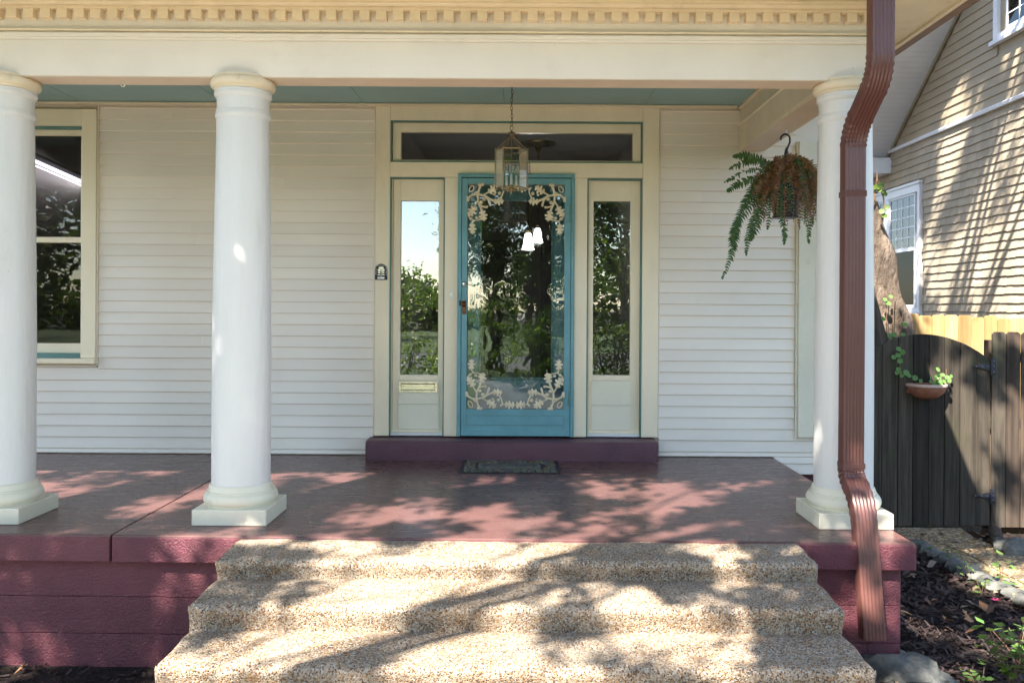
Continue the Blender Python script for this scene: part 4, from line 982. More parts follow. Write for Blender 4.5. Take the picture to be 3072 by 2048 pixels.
def strap_hinge(px0, px1, py, h, parent):
    y0 = GY - .0105; z = WZ(py, GY); x0, x1 = WX(px0, GY), WX(px1, GY); s = h
    pl = MB().prism([(x0, z - .006), (x0 + .05, z - .010), (x1 - .06, z - .026 * s), (x1 - .05, z - .032 * s), (x1 - .012, z - .032 * s), (x1 - .012, z + .032 * s), (x1 - .05, z + .032 * s), (x1 - .07, z + .022 * s), (x0 + .05, z + .012), (x0, z + .006)], y0, y0 + .005, 'y').build('hinge', 'iron_black', parent, .001)
    MB().box(x1 - .008, x1 + .036, y0 - .002, y0 + .005, z - .072 * s, z + .072 * s).build('hinge_plate', 'iron_black', parent, .004)
    MB().tube([(x1 - .010, y0 - .003, z - .085 * s), (x1 - .010, y0 - .003, z + .075 * s)], .006, 8).build('hinge_pin', 'iron_black', parent)
    b = MB()
    for (dx, dz) in ((-.145, 0), (-.09, 0), (-.04, 0), (.014, .05), (.014, 0), (.014, -.05)): b.ball((x1 + dx, y0 - .002, z + dz * s), .0045, 6, 4)
    b.build('hinge_bolts', 'chrome', parent)
strap_hinge(2916, 2976, 1090, 1.0, gate); strap_hinge(2922, 2976, 1477, .8, gate)
fence = thing('picket_fence', (WX(3040, GY), GY, GZ), 'brown weathered dog-eared picket fence hinged to the arched gate', 'fence')
x = 2977.0; i = 0
while x < 3330:
    w_ = 43.0; xa, xb = WX(x + .8, GY), WX(x + w_ - 1.2, GY); zt = WZ(989 + rng.uniform(-3, 3), GY); c = .022; y0 = GY + rng.uniform(-.004, .003)
    MB().prism([(xa, gb - .01), (xb, gb - .01), (xb, zt - c), (xb - c, zt), (xa + c, zt), (xa, zt - c)], y0, y0 + .020, 'y').build('picket', 'wood_weathered' if i == 0 else 'wood_brown', fence, .002, seg=1)
    x += w_ + .8; i += 1
for z in (-.45, .2, .8): MB().box(WX(2977, GY), WX(3330, GY), GY + .026, GY + .064, z, z + .085).build('rail', 'wood_brown', fence, .003)
MB().box(WX(2979, GY), WX(2979, GY) + .09, GY + .066, GY + .156, GZ, 1.0).build('post', 'wood_brown', fence, .003)

NFY = 9.4
nfence = thing('picket_fence', (4.4, NFY, GZ), 'new yellow pine fence behind the arched gate', 'fence')
x = 2.72; i = 0
while x < 6.1:
    w_ = .142; zt = WZ(938 + rng.uniform(-5, 5) - 4 * math.sin(x * 2.1), NFY); c = .02; y0 = NFY + rng.uniform(-.004, .004)
    MB().prism([(x, GZ), (x + w_ - .003, GZ), (x + w_ - .003, zt - c), (x + w_ - .003 - c, zt), (x + c, zt), (x, zt - c)], y0, y0 + .019, 'y').build('picket', 'wood_new', nfence, .002, seg=1); x += w_
for z in (-.4, .2, .8): MB().box(2.72, 6.1, NFY + .025, NFY + .063, z, z + .09).build('rail', 'wood_new', nfence)

# clay half bowl on the gate, and its creeping plant
bc = at_y(2777, 1152, GY - .004); BR = WX(2838, GY) - bc.x
bowl = thing('wall_planter', (bc.x, GY, bc.z - .12), 'half-round terracotta wall bowl hung on the arched gate', 'planter')
bp = [(0.0, -.135), (.05, -.132), (.10, -.115), (.14, -.085), (.165, -.045), (BR - .008, -.006), (BR - .012, 0), (BR - .03, -.02), (.10, -.05), (0, -.055)]
MB().lathe(bp, (bc.x, GY - .006, bc.z), 24, math.pi, 2 * math.pi).build('bowl', 'terracotta', bowl, smooth=50)
MB().lathe([(BR - .026, -.022), (BR - .010, -.022), (BR, -.014), (BR + .001, .004), (BR - .006, .008), (BR - .022, .006)], (bc.x, GY - .006, bc.z), 24, math.pi, 2 * math.pi).build('rim', 'terracotta_rim', bowl, smooth=40)
MB().box(bc.x - BR + .01, bc.x + BR - .01, GY - .016, GY - .0045, bc.z - .08, bc.z + .012).build('back_plate', 'terracotta', bowl, .003)
MB().lathe([(0, -.014), (BR - .02, -.018)], (bc.x, GY - .006, bc.z), 20, math.pi, 2 * math.pi).build('potting_soil', 'soil', bowl)
vine = thing('creeping_vine', (bc.x, GY - .05, bc.z), 'green round-leaved creeper spilling from the clay bowl and climbing the gate', 'plant')
def disc_leaf(mb, c, r, nrm, n=9):
    nrm = Vector(nrm).normalized(); u = nrm.cross(Vector((0, 0, 1))); u = u.normalized() if u.length > .1 else Vector((1, 0, 0)); v = nrm.cross(u); c = Vector(c)
    vs = [c - nrm * r * .12] + [c + (u * math.cos(2 * math.pi * k / n) + v * math.sin(2 * math.pi * k / n)) * r * (1 - .18 * (k == 0)) for k in range(n)]
    mb.add(vs, [(0, 1 + k, 1 + (k + 1) % n) for k in range(n)])
vr = random.Random(12)
stemp = [(2720, 1150), (2705, 1120), (2697, 1100), (2693, 1075), (2697, 1048), (2700, 1030)]
sp = [at_y(a, b, GY - .03) for a, b in stemp]
for k in range(6): sp[k].y = GY - .02 - .05 * math.sin(k)**2
MB().tube(sp, .0035, 5).build('stem', 'stem', vine)
for (px, py, r) in ((2696, 1046, .024), (2707, 1056, .026), (2694, 1065, .026), (2681, 1071, .023), (2700, 1082, .026), (2695, 1107, .022), (2699, 1115, .020), (2690, 1118, .018), (2719, 1118, .030), (2727, 1126, .022), (2745, 1133, .026), (2762, 1142, .018), (2705, 1127, .018)):
    m = MB(); disc_leaf(m, at_y(px, py, GY - .05 - vr.uniform(0, .03)), r * 1.05, (vr.uniform(-.4, .1), -1, vr.uniform(.2, .9))); m.build('leaf', 'leaf_vine', vine, keep=True)
for k in range(34):
    px = vr.gauss(2822, 16); py = vr.gauss(1137, 14)
    m = MB(); disc_leaf(m, at_y(px, py, GY - .05 - vr.uniform(0, .09)), vr.uniform(.013, .023), (vr.uniform(-.6, .4), -1, vr.uniform(.2, 1))); m.build('leaf', 'leaf_vine', vine, keep=True)
for k in range(5): a = at_y(2808 + 8 * k, 1148, GY - .07); b = at_y(2830 + vr.uniform(-20, 35), 1112 + vr.uniform(-8, 30), GY - .09); MB().tube([a, (a + b) / 2 + Vector((0, -.02, .01)), b], .0022, 4).build('stem', 'stem', vine)

# ------------------------------------------------------------------ leaning tree behind the gate
def limb(mb, p0, p1, r0, r1, seg=10, bendv=(0, 0, 0), n=10, wob=.15):
    p0, p1, bv = Vector(p0), Vector(p1), Vector(bendv)
    mb.tube([p0.lerp(p1, i / n) + bv * math.sin(math.pi * i / n) for i in range(n + 1)], [r0 + (r1 - r0) * i / n for i in range(n + 1)], seg, True, wob)
TY_ = 8.55
ltree = thing('leaning_tree', (WX(2700, TY_), TY_, GZ), 'thick leaning tree trunk rising between the gate and the neighbouring house', 'tree')
tp = [(2742, 1560), (2716, 1300), (2690, 1120), (2668, 1010), (2643, 900), (2622, 800), (2596, 700), (2566, 600), (2540, 480), (2520, 330)]
tr_ = [.36, .30, .265, .235, .205, .195, .190, .185, .18, .175]
P_ = [at_y(a, b, TY_) for a, b in tp]; P_ += [Vector((3.05, 8.5, 3.9)), Vector((3.0, 8.3, 5.2)), Vector((3.1, 8.0, 6.6))]; tr_ += [.17, .15, .12]
tk = MB(); dense = []; dr = []
for i in range(len(P_) - 1):
    for k in range(4): dense.append(P_[i].lerp(P_[i + 1], k / 4)); dr.append(tr_[i] + (tr_[i + 1] - tr_[i]) * k / 4)
dense.append(P_[-1]); dr.append(tr_[-1])
tk.tube(dense, dr, 22, True, .35); tk = tk.build('trunk', 'bark', ltree, smooth=80)
s2 = MB(); s2.tube([at_y(a, b, TY_ - .16) for a, b in ((2652, 1560), (2640, 1250), (2626, 1080), (2606, 960), (2580, 840))], [.22, .18, .15, .125, .10], 16, True, .3); s2.build('root_stem', 'bark_dark', ltree, smooth=80)
br = MB(); r5 = random.Random(5); tips = []
for k in range(11):
    a = r5.uniform(0, 2 * math.pi); p0 = Vector((3.05, 8.2, r5.uniform(4.8, 6.5))); p1 = p0 + Vector((math.cos(a) * r5.uniform(1.2, 3.6), math.sin(a) * r5.uniform(1.0, 2.6), r5.uniform(1.6, 4.5))); limb(br, p0, p1, .07, .015, 7, (0, 0, .3)); tips.append(p1)
br.build('branches', 'bark', ltree, smooth=80)
def crown(name, parent, box, n_cl, per, rad, size, seed, keep, mat='leaf_tree', flat=.6):
    """leaf clumps scattered through a volume; keep(p) thins them"""
    g = np.random.default_rng(seed); C = []
    (x0, x1), (y0, y1), (z0, z1) = box
    while len(C) < n_cl:
        p = (g.uniform(x0, x1), g.uniform(y0, y1), g.uniform(z0, z1))
        if g.random() < keep(p): C.append(p)
    C = np.repeat(np.array(C), per, 0); Pn = C + g.normal(size=C.shape) * np.array([rad, rad, rad * .55])
    V = leaves_np(Pn, size, seed + 1, flat); return quads_np(name, V, mat, parent)
def ell(c, r, nscale=.8, th=-.05, seed=0):
    c = Vector(c)
    def f(p):
        d = ((p[0] - c.x) / r[0]) ** 2 + ((p[1] - c.y) / r[1]) ** 2 + ((p[2] - c.z) / r[2]) ** 2
        if d > 1: return 0
        return 1.0 if mnoise.noise(Vector(p) * nscale + Vector((seed, 0, 0))) > th else .06
    return f
g8 = np.random.default_rng(21); CN = []
while len(CN) < 1150:
    yw, zw = g8.uniform(9.6, 16.4), g8.uniform(.6, 7.0)
    n = mnoise.noise(Vector((yw * 1.15 + 4, zw * .8, 2.2))) * .8 + mnoise.noise(Vector((yw * 2.9, zw * 2.0 + 3, 6))) * .45
    if n * .62 + .5 < (.33 if zw < 4.5 else .42) or g8.random() < .004:
        dz = g8.uniform(5.8, 8.2); CN.append((6.2 - KX * dz, yw - KY * dz, zw + dz))
CN = np.repeat(np.array(CN), 20, 0); CN = CN + g8.normal(size=CN.shape) * np.array([.09, .11, .09])
quads_np('crown', leaves_np(CN, .115, 22, .8), 'leaf_tree', ltree)
shoot = thing('vine_shoot', at_y(2650, 690, 8.3), 'thin leafy vine shoot standing up from the leaning trunk beside the column', 'plant')
MB().tube([at_y(a, b, 8.3) for a, b in ((2648, 660), (2652, 620), (2650, 590), (2640, 565), (2632, 540), (2630, 520))], .007, 6).build('stem', 'stem', shoot)
MB().tube([at_y(a, b, 8.3) for a, b in ((2620, 610), (2626, 570), (2630, 536))], .005, 6).build('stem', 'stem', shoot)
for (px, py, r) in ((2634, 560, .028), (2644, 556, .026), (2651, 575, .02), (2655, 582, .022), (2624, 562, .02), (2661, 622, .022), (2645, 634, .024), (2652, 646, .026), (2638, 570, .02)):
    m = MB(); disc_leaf(m, at_y(px, py, 8.28), r * 1.2, (vr.uniform(-.6, .2), -1, vr.uniform(.3, 1))); m.build('leaf', 'leaf_light', shoot, keep=True)
ivy = thing('ivy', at_y(2690, 1000, 8.3), 'sparse ivy runners climbing the sunlit side of the leaning trunk', 'plant')
for pts in (((2660, 1010), (2660, 930), (2662, 870)), ((2676, 1020), (2680, 940), (2682, 870)), ((2700, 1000), (2707, 960), (2710, 930))):
    MB().tube([at_y(a, b, 8.30) for a, b in pts], .004, 5).build('stem', 'stem', ivy)
for (px, py) in ((2655, 898), (2672, 889), (2650, 956), (2714, 972), (2668, 1005), (2709, 1003), (2672, 1015), (2664, 909), (2683, 1003)):
    m = MB(); disc_leaf(m, at_y(px, py, 8.28), vr.uniform(.02, .03), (vr.uniform(-.6, .2), -1, vr.uniform(.3, 1))); m.build('leaf', 'leaf_vine', ivy, keep=True)

# ------------------------------------------------------------------ neighbouring house
NX = 6.2
nb_h = thing('neighbour_house', (NX + 1, 12, GZ), 'tan neighbouring house with clapboard gable over shingle siding and white windows', 'house')
NY0, NY1 = 7.5, 17.0
def rake_y(z): return 14.82 - (z - 3.88) / .682
nw = MB().box(NX + .03, NX + .2, NY0, NY1, GZ, 3.95)
nw.prism([(NY0, 3.95), (14.75, 3.95), (12.2, 5.69), (10.0, 7.19), (NY0, 8.9)], NX + .03, NX + .2, 'x')
nw = nw.build('wall', 'clapboard_tan', nb_h)
NZB = 3.95
z = NZB + .03
while z < 6.6:
    h = .128; ya = rake_y(z + h) - .01
    spans = [(9.6, ya)]
    if z + h > 4.72 and z < 6.4: spans = [(9.0, 9.62), (11.42, ya)]
    for (a, b) in spans:
        if b - a > .05: MB().prism([(NX + .029, z), (NX + .006, z), (NX + .002, z + .006), (NX + .020, z + h + .012), (NX + .029, z + h + .012)], a, b, 'y').build('clapboard', 'clapboard_tan', nw)
    z += h
MB().prism([(NX + .029, NZB - .035), (NX - .035, NZB - .035), (NX - .045, NZB + .005), (NX - .02, NZB + .028), (NX + .029, NZB + .034)], 8.5, 14.72, 'y').build('belt_board', 'white_trim', nb_h, .003)
# shingles, course by course
wy0 = at_x(2763, 700, NX).y; WZ0, WZ1 = at_x(2758, 940, NX).z, at_x(2758, 551, NX).z
sh = []; z = .55; row = 0; r6 = random.Random(66)
while z < NZB - .04:
    y = 7.8 + r6.uniform(0, .1); h = .1158
    while y < 16.2:
        w_ = r6.choice((.10, .125, .15, .175, .2))
        if not (z + h > WZ0 - .06 and z < WZ1 + .05 and y + w_ > wy0 + .0): sh.append((y, z, w_, r6.uniform(-.006, .006), r6.uniform(0, .003)))
        y += w_ + .003
    z += h; row += 1
sh.sort(key=lambda s_: s_[0] + (9 if s_[1] < .95 or s_[0] < 10.6 else 0))
sm = {}
rest = MB()
def shp(w_, h): return [(.029, 0), (.004, 0), (0, .005), (.020, h + .03), (.029, h + .03)]
for i, (y, z, w_, dz, dx) in enumerate(sh):
    top = min(.1158, NZB - .036 - z - .03)
    if i < 300 and top > .11:
        if w_ not in sm: sm[w_] = MB().prism(shp(w_, .1158), 0, w_, 'y').mesh('shingle')
        o = link('shingle', sm[w_], 'shingle_tan', None); o.location = (NX - dx, y, z + dz); adopt(o, nw)
    elif top > .02: rest.prism([(NX + a - dx, z + dz + b) for a, b in shp(w_, top)], y, y + w_, 'y')
tag(rest.build('shingle_courses', 'shingle_tan', nw), kind='stuff')
# rake overhang: white boarded soffit, trim and the boxed return
sl = Vector((0, -1, .682)).normalized(); nrm = Vector((0, .682, 1)).normalized(); A0 = Vector((NX + .02, 14.82, 3.88)); L_ = 7.2; ov = .72
def rake_slab(x0, x1, t0, t1, d0, d1, name, mat, parent, bevel=0):
    vs = []
    for x in (x0, x1):
        for t in (t0, t1):
            for d in (d0, d1): p = Vector((x, A0.y, A0.z)) + sl * t + nrm * d; vs.append(p)
    return MB().add(vs, [(0, 1, 3, 2), (4, 6, 7, 5), (0, 4, 5, 1), (2, 3, 7, 6), (0, 2, 6, 4), (1, 5, 7, 3)]).build(name, mat, parent, bevel)
nroof = rake_slab(NX - ov - .05, NX + 6, -.35, L_, .03, .2, 'roof', 'roof_grey', nb_h)
t = -.02
while t < 4.6: rake_slab(NX - ov, NX + .005, t + .0008, t + .1012, .0, .028, 'soffit_board', 'far_soffit', nroof, .003); t += .102
rake_slab(NX - ov - .05, NX - ov - .002, -.3, L_, -.02, .16, 'barge_board', 'white_trim', nroof)
rake_slab(NX - .03, NX + .004, -.05, 4.6, -.035, -.001, 'rake_trim', 'clapboard_tan', nroof, .002)
MB().box(NX - ov, NX + .02, 14.70, 15.25, 3.58, 3.845).build('eave_return', 'white_trim', nb_h, .004)
MB().box(NX - .6, NX + .02, 15.26, 17, 3.62, 3.86).build('rear_eave', 'white_trim', nb_h, .004)
def nwin(name, y0, y1, z0, z1, sashes, split, label, bars, upper_only=False):
    F = NX - .03; w = MB(); fw = .085
    w.box(F, NX + .03, y0, y0 + fw, z0, z1).box(F, NX + .03, y1 - fw, y1, z0, z1).box(F, NX + .03, y0 + fw, y1 - fw, z1 - .12, z1).box(F, NX + .03, y0 + fw, y1 - fw, z0, z0 + .07)
    w = w.build('window', 'white_trim', nb_h, .004); tag(w, label)
    MB().box(F - .035, NX + .02, y0 - .04, y1 + .04, z0 - .055, z0 - .001).build('sill', 'white_trim', w, .004)
    MB().box(F - .02, NX + .02, y0 - .02, y1 + .02, z1 + .001, z1 + .045).build('cap_moulding', 'white_trim', w, .006)
    for (a, b) in sashes:
        zm = z0 + (z1 - z0) * split
        MB().box(NX + .012, NX + .016, a, b, z0 + .07, zm).build('pane', 'insect_screen', w); MB().box(NX + .000, NX + .004, a, b, zm, z1 - .12).build('pane', 'glass_far', w)
        s_ = MB(); t_ = .035
        s_.box(NX - .012, NX + .02, a, a + t_, z0 + .07, z1 - .12).box(NX - .012, NX + .02, b - t_, b, z0 + .07, z1 - .12).box(NX - .014, NX + .02, a + t_, b - t_, zm - .03, zm + .03).box(NX - .012, NX + .02, a + t_, b - t_, z1 - .155, z1 - .12).box(NX - .012, NX + .02, a + t_, b - t_, z0 + .07, z0 + .115)
        s_.build('sash', 'white_trim', w, .003)
        nv, nh = bars
        for k in range(1, nv): yy = a + t_ + (b - a - 2 * t_) * k / nv; MB().box(NX - .006, NX + .006, yy - .008, yy + .008, zm + .03, z1 - .155).build('muntin', 'white_trim', w)
        for k in range(1, nh): zz = zm + .03 + (z1 - .185 - zm) * k / nh; MB().box(NX - .0055, NX + .0055, a + t_, b - t_, zz - .008, zz + .008).build('muntin', 'white_trim', w)
    for (s0, s1) in zip(sashes, sashes[1:]): MB().box(F + .004, NX + .03, s0[1], s1[0], z0 + .07, z1 - .12).build('mullion', 'white_trim', w, .003)
yA, yB, yC, yD = at_x(2747, 700, NX).y, at_x(2670, 700, NX).y, at_x(2656, 700, NX).y, at_x(2600, 700, NX).y
nwin('window', wy0, yD + .15, WZ0 + .02, WZ1, [(yA, yB), (yC, yD)], .50, 'white double sash window with leaded upper panes above the yellow fence', (4, 5))
nwin('window', 9.7, at_x(2985, 60, NX).y, at_x(3000, 118, NX).z, 6.3, [(9.8, at_x(3020, 60, NX).y)], .02, 'white gable window with small panes in the clapboard', (5, 6))

# ------------------------------------------------------------------ garden bed, path and stones at the right
def poly_z(name, pix, z, mat, parent=None, th=.05):
    pts = [at_z(a, b, z) for a, b in pix]; m = MB().prism([(p.x, p.y) for p in pts], z - th, z, 'z'); return m.build(name, mat, parent, .006)
PZ = GZ + .03
path = poly_z('garden_path', [(2690, 1592), (2640, 1575), (2690, 1560), (2868, 1572), (2925, 1612), (2800, 1618)], PZ, 'path_aggregate'); tag(path, kind='structure')
for q in ([(2693, 1595), (2803, 1621), (2905, 1662), (2782, 1650)], [(2806, 1620), (2928, 1615), (3060, 1660), (2908, 1660)], [(2912, 1663), (3064, 1663), (3200, 1720), (3250, 1760), (3080, 1750), (2960, 1690)], [(2785, 1652), (2909, 1665), (2957, 1692), (3076, 1753), (3230, 1830), (3060, 1790)]):
    poly_z('paving_slab', q, PZ + .002, 'path_aggregate', path)
r7 = random.Random(77)
def rock(name, c, r, sq, label, cat, group, mat='rock', seed=0, rot=0):
    bm = bmesh.new(); bmesh.ops.create_icosphere(bm, subdivisions=3, radius=1)
    for v in bm.verts:
        p = v.co.copy(); d = 1 + .32 * mnoise.noise(p * 1.1 + Vector((seed, seed * 2, 0))) + .12 * mnoise.noise(p * 3 + Vector((seed, 0, 5)))
        f = mnoise.cell(p * 1.3 + Vector((seed, 0, 0))) * .10
        v.co = Vector((p.x * sq[0], p.y * sq[1], p.z * sq[2])) * r * (d + f)
        v.co = Matrix.Rotation(rot, 3, 'Z') @ v.co
    me = bpy.data.meshes.new(name); bm.to_mesh(me); bm.free()
    o = link(name, me, mat, smooth=32); o.location = c; return tag(o, label, cat, group)
edge = [(2756, 1640), (2784, 1652), (2812, 1664), (2842, 1680), (2870, 1697), (2902, 1712), (2934, 1730), (2968, 1746), (3004, 1762), (3040, 1780), (3072, 1800)]
for i, (a, b) in enumerate(edge):
    p = at_z(a, b + 6, GZ); rock('edging_stone', (p.x, p.y, GZ + .015), .085 * r7.uniform(.8, 1.15), (1.25, .8, .62), '%s grey edging stone from the porch corner in the row along the mulch bed' % ('first', 'second', 'third', 'fourth', 'fifth', 'sixth', 'seventh', 'eighth', 'ninth', 'tenth', 'eleventh')[i], 'stone', 'stones edging the mulch bed', seed=i * 3.1, rot=r7.uniform(-.6, .3))
p = at_z(3014, 1660, GZ); rock('garden_stone', (p.x, p.y, GZ + .05), .10, (1.0, .9, .85), 'mossy grey stone at the far side of the pebble path beside the log edging', 'stone', None, seed=51)
p = at_z(3056, 1668, GZ); rock('garden_stone', (p.x, p.y, GZ + .05), .115, (1.1, .9, .8), 'pale rounded stone at the far side of the pebble path', 'stone', None, seed=55)
a, b = at_z(2985, 1590, GZ + .04), at_z(2998, 1640, GZ + .04)
tag(MB().tube([a, (a + b) / 2, b], [.05, .055, .05], 10, True, .3).build('edging_log', 'bark_dark', smooth=60), 'dark weathered log edging beside the pebble path near the fence', 'log')
p = at_z(2708, 2035, GZ); rock('boulder', (p.x, p.y, GZ + .02), .20, (1.15, .75, .55), 'angular dark grey rock beside the foot of the steps', 'rock', None, seed=90, rot=-.5)
p = at_z(2660, 1992, GZ); rock('boulder', (p.x, p.y, GZ + .02), .13, (1.0, .8, .6), 'flat dark rock wedged between steps and porch foundation', 'rock', None, seed=93, rot=.2)
p = at_z(2815, 2052, GZ); rock('boulder', (p.x, p.y, GZ + .01), .09, (1.2, .8, .6), 'brownish small rock at the front of the mulch bed', 'rock', None, seed=97)
def scatter_flat(n, xr, yr, seed, l0, l1, asp, zoff, tilt, ok=lambda x, y: True):
    g = np.random.default_rng(seed); out = []
    while len(out) < n:
        x, y = g.uniform(*xr), g.uniform(*yr)
        if ok(x, y): out.append((x, y))
    P = np.array([(x, y, 0.) for x, y in out]); a = g.uniform(0, 2 * np.pi, n); L = g.uniform(l0, l1, n); W = L * g.uniform(asp * .6, asp * 1.3, n)
    d = np.stack([np.cos(a), np.sin(a), g.normal(0, tilt, n)], 1); w = np.stack([-np.sin(a), np.cos(a), g.normal(0, tilt, n)], 1)
    P[:, 2] = GZ + zoff + g.uniform(0, .03, n)
    return P, d * L[:, None], w * W[:, None]
def path_side(x, y):
    # true on the mulch side of the stone edging
    a, b = at_z(2745, 1640, GZ), at_z(3072, 1800, GZ); t = (x - a.x) / (b.x - a.x); return y < a.y + (b.y - a.y) * t
bed = lambda x, y: path_side(x, y) and not (x < 2.09 and y > 4.79) and not (x < 1.52 and 2.9 < y)
P, d, w = scatter_flat(9000, (1.5, 5.2), (2.6, 7.4), 31, .02, .075, .30, -.015, .35, bed)
P2, d2, w2 = scatter_flat(1800, (-4.2, -1.58), (3.7, 4.86), 32, .02, .07, .30, -.035, .35)
P2[:, 2] -= .01
P3, d3, w3 = scatter_flat(900, (3.8, 5.6), (6.2, 7.75), 36, .02, .07, .3, -.02, .3, lambda x, y: not path_side(x, y) and x > at_z(2990, 1640, GZ).x - .1 + (7.2 - y) * .6)
P = np.concatenate([P, P2, P3]); d = np.concatenate([d, d2, d3]); w = np.concatenate([w, w2, w3])
tag(quads_np('mulch', np.stack([P - d * .5 - w * .5, P + d * .5 - w * .35, P + d * .6 + w * .4, P - d * .45 + w * .5], 1), 'mulch_chip'), 'dark shredded bark mulch covering the garden bed', 'mulch', kind='stuff')
P, d, w = scatter_flat(330, (1.6, 5.2), (2.7, 7.6), 33, .05, .10, .5, .012, .35, lambda x, y: bed(x, y) or (x > 2.7 and y > 6.9))
P2, d2, w2 = scatter_flat(40, (-4, -1.6), (3.8, 4.8), 34, .04, .08, .5, -.02, .3)
P = np.concatenate([P, P2]); d = np.concatenate([d, d2]); w = np.concatenate([w, w2]); up = np.zeros_like(P); up[:, 2] = .012
tag(quads_np('fallen_leaves', np.stack([P - d * .5, P - d * .1 - w * .5 + up, P + d * .5, P + w * .5 + up * .5], 1), 'litter'), 'dry brown fallen leaves scattered over the mulch bed', 'leaves', kind='stuff')
def weed(name, px, py, h, n, lr, label, mat='leaf_weed', spread=.06):
    b = at_z(px, py, GZ); t_ = thing(name, b, label, 'plant'); r = random.Random(int(px * 7 + py)); st_ = MB()
    for k in range(max(2, n // 5)):
        e = b + Vector((r.uniform(-spread, spread), r.uniform(-spread, spread), h * r.uniform(.6, 1))); st_.tube([b, (b + e) / 2 + Vector((r.uniform(-.01, .01), 0, .01)), e], .0025, 4)
        for q in range(5):
            c = b.lerp(e, .35 + .65 * q / 4) + Vector((r.uniform(-lr, lr), r.uniform(-lr, lr), r.uniform(-lr * .3, lr * .6)))
            m = MB(); a = r.uniform(0, 6.28); dv = Vector((math.cos(a), math.sin(a), r.uniform(-.2, .5))) * lr; wv = Vector((-math.sin(a), math.cos(a), r.uniform(-.3, .3))) * lr * .42
            m.add([c, c + dv * .5 + wv, c + dv * 1.25, c + dv * .5 - wv], [(0, 1, 2, 3)]); m.build('leaf', mat, t_, keep=True)
    st_.build('stem', 'stem', t_)
weed('weed', 2748, 1655, .09, 25, .035, 'low green weed at the corner of the maroon porch foundation', spread=.10)
weed('weed', 2852, 1690, .13, 12, .035, 'small leafy sprout among the edging stones nearest the porch')
weed('weed', 2900, 1730, .12, 12, .035, 'slender sprout in front of the stone edging')
weed('weed', 2945, 1790, .17, 14, .04, 'yellow-green seedling in the mulch in front of the stone row')
weed('weed', 3000, 1770, .28, 14, .06, 'tall broad-leaved seedling beside the pebble path', 'leaf_weed', .04)
weed('shrub', 3035, 2060, .34, 60, .055, 'light green leafy shrub at the front corner of the mulch bed', 'leaf_light', .17)
weed('shrub', 3060, 1990, .20, 24, .06, 'dark green low shrub behind the light green one', 'leaf_vine', .12)
weed('weed', 2940, 2062, .09, 20, .035, 'small green tuft in the mulch near the dark rock', spread=.07)
weed('weed', 3040, 1585, .12, 10, .05, 'thin grass tuft at the foot of the brown fence', spread=.04)
c = at_z(2986, 1800, GZ + .02); m = MB()
for k in range(6): a = k * 1.05; m.add([c, c + Vector((math.cos(a), math.sin(a), .3)) * .02, c + Vector((math.cos(a + .5), math.sin(a + .5), .3)) * .035, c + Vector((math.cos(a + .9), math.sin(a + .9), .2)) * .02], [(0, 1, 2, 3)])
tag(m.build('fallen_flower', 'petal_pink', keep=True), 'bright pink fallen flower lying on the mulch', 'flower')

# ------------------------------------------------------------------ shade tree over the front garden
ft = thing('shade_tree', (-8.2, -4.2, GZ), 'large shade tree at the front left of the garden, throwing dappled shade', 'tree')
lm = MB(); r9 = random.Random(9)
trunk = MB(); trunk.tube([(-8.2, -4.2, GZ), (-8.15, -4.2, .3), (-8.0, -4.1, 2.0), (-7.8, -3.9, 4.0), (-7.4, -3.6, 6.0)], [.62, .48, .42, .36, .28], 16, True, .2); trunk.build('trunk', 'bark_dark', ft, smooth=80)
for tgt in ((-3.2, -1.0, 7.2), (-1.2, .5, 6.6), (-4.2, 1.6, 6.4), (-6.0, 2.6, 6.8), (-2.4, -2.6, 7.6), (-.2, -1.4, 7.2), (-5.0, -1.4, 7.8), (-8.5, 1.5, 7), (1.2, 1.8, 6.9), (2.0, 3.2, 6.5)):
    limb(lm, (-7.7, -3.8, r9.uniform(3.8, 5.4)), tgt, .075, .014, 8, (0, 0, .7), 14, .2)
    for k in range(3):
        e = Vector(tgt) + Vector((r9.uniform(-1.6, 1.6), r9.uniform(-1.6, 1.6), r9.uniform(-.4, .9))); s0 = Vector((-7.7, -3.8, 4.8)).lerp(Vector(tgt), r9.uniform(.55, .85)); limb(lm, s0, e, .022, .007, 6, (0, 0, .2), 8, .2)
lm.build('branches', 'bark_dark', ft, smooth=80)
def shade(px, py):
    """share of leaf cover between the sun and a spot (x, y) at the porch floor's level"""
    if py < 3.25: return .22
    if py < 4.85: return .64 if px < -1.75 else .30 if px < .45 else .46 if px < .9 else .62
    if 5.15 < py < 6.75:
        for cx in (-3.13, -1.70, 1.927):
            if abs(px - cx - .57 * (py - 5.05)) < .26: return .80
    if py < 6.9:
        if px < -3.4: return .5
        if px < -1.75: return .34 if py > 5.4 else .56
        if px < -1.1: return .62
        if px < .0: return .45
        if px < .35: return .74
        if px < 1.3: return .47
        return .46 if 5.4 < py < 6.1 else .62
    return .36 if 2.6 < px < 6 else .60
g9 = np.random.default_rng(41); CL = []
while len(CL) < 4200:
    px, py = g9.uniform(-6.5, 7.0), g9.uniform(1.6, 10.2)
    n = mnoise.noise(Vector((px * 1.9 + 3.1, py * 2.1, .4))) * .75 + mnoise.noise(Vector((px * 3.9, py * 4.4 + 7, 1.3))) * .55
    if n * .72 + .5 < shade(px, py) or g9.random() < .0015:
        z = g9.uniform(5.4, 7.6); CL.append((px - KX * z, py - KY * z, z))
for cx in (-3.13, -1.70, 1.927):
    for k in range(75):
        zc_ = g9.uniform(.15, 2.3); z = g9.uniform(5.4, 7.6); px, py = cx + g9.uniform(-.24, .2) + KX * zc_, 5.1 + g9.uniform(-.08, .12) + KY * zc_
        if mnoise.noise(Vector((px * 2.2, py * 2.2, 8))) < -.08: CL.append((px - KX * z, py - KY * z, z))
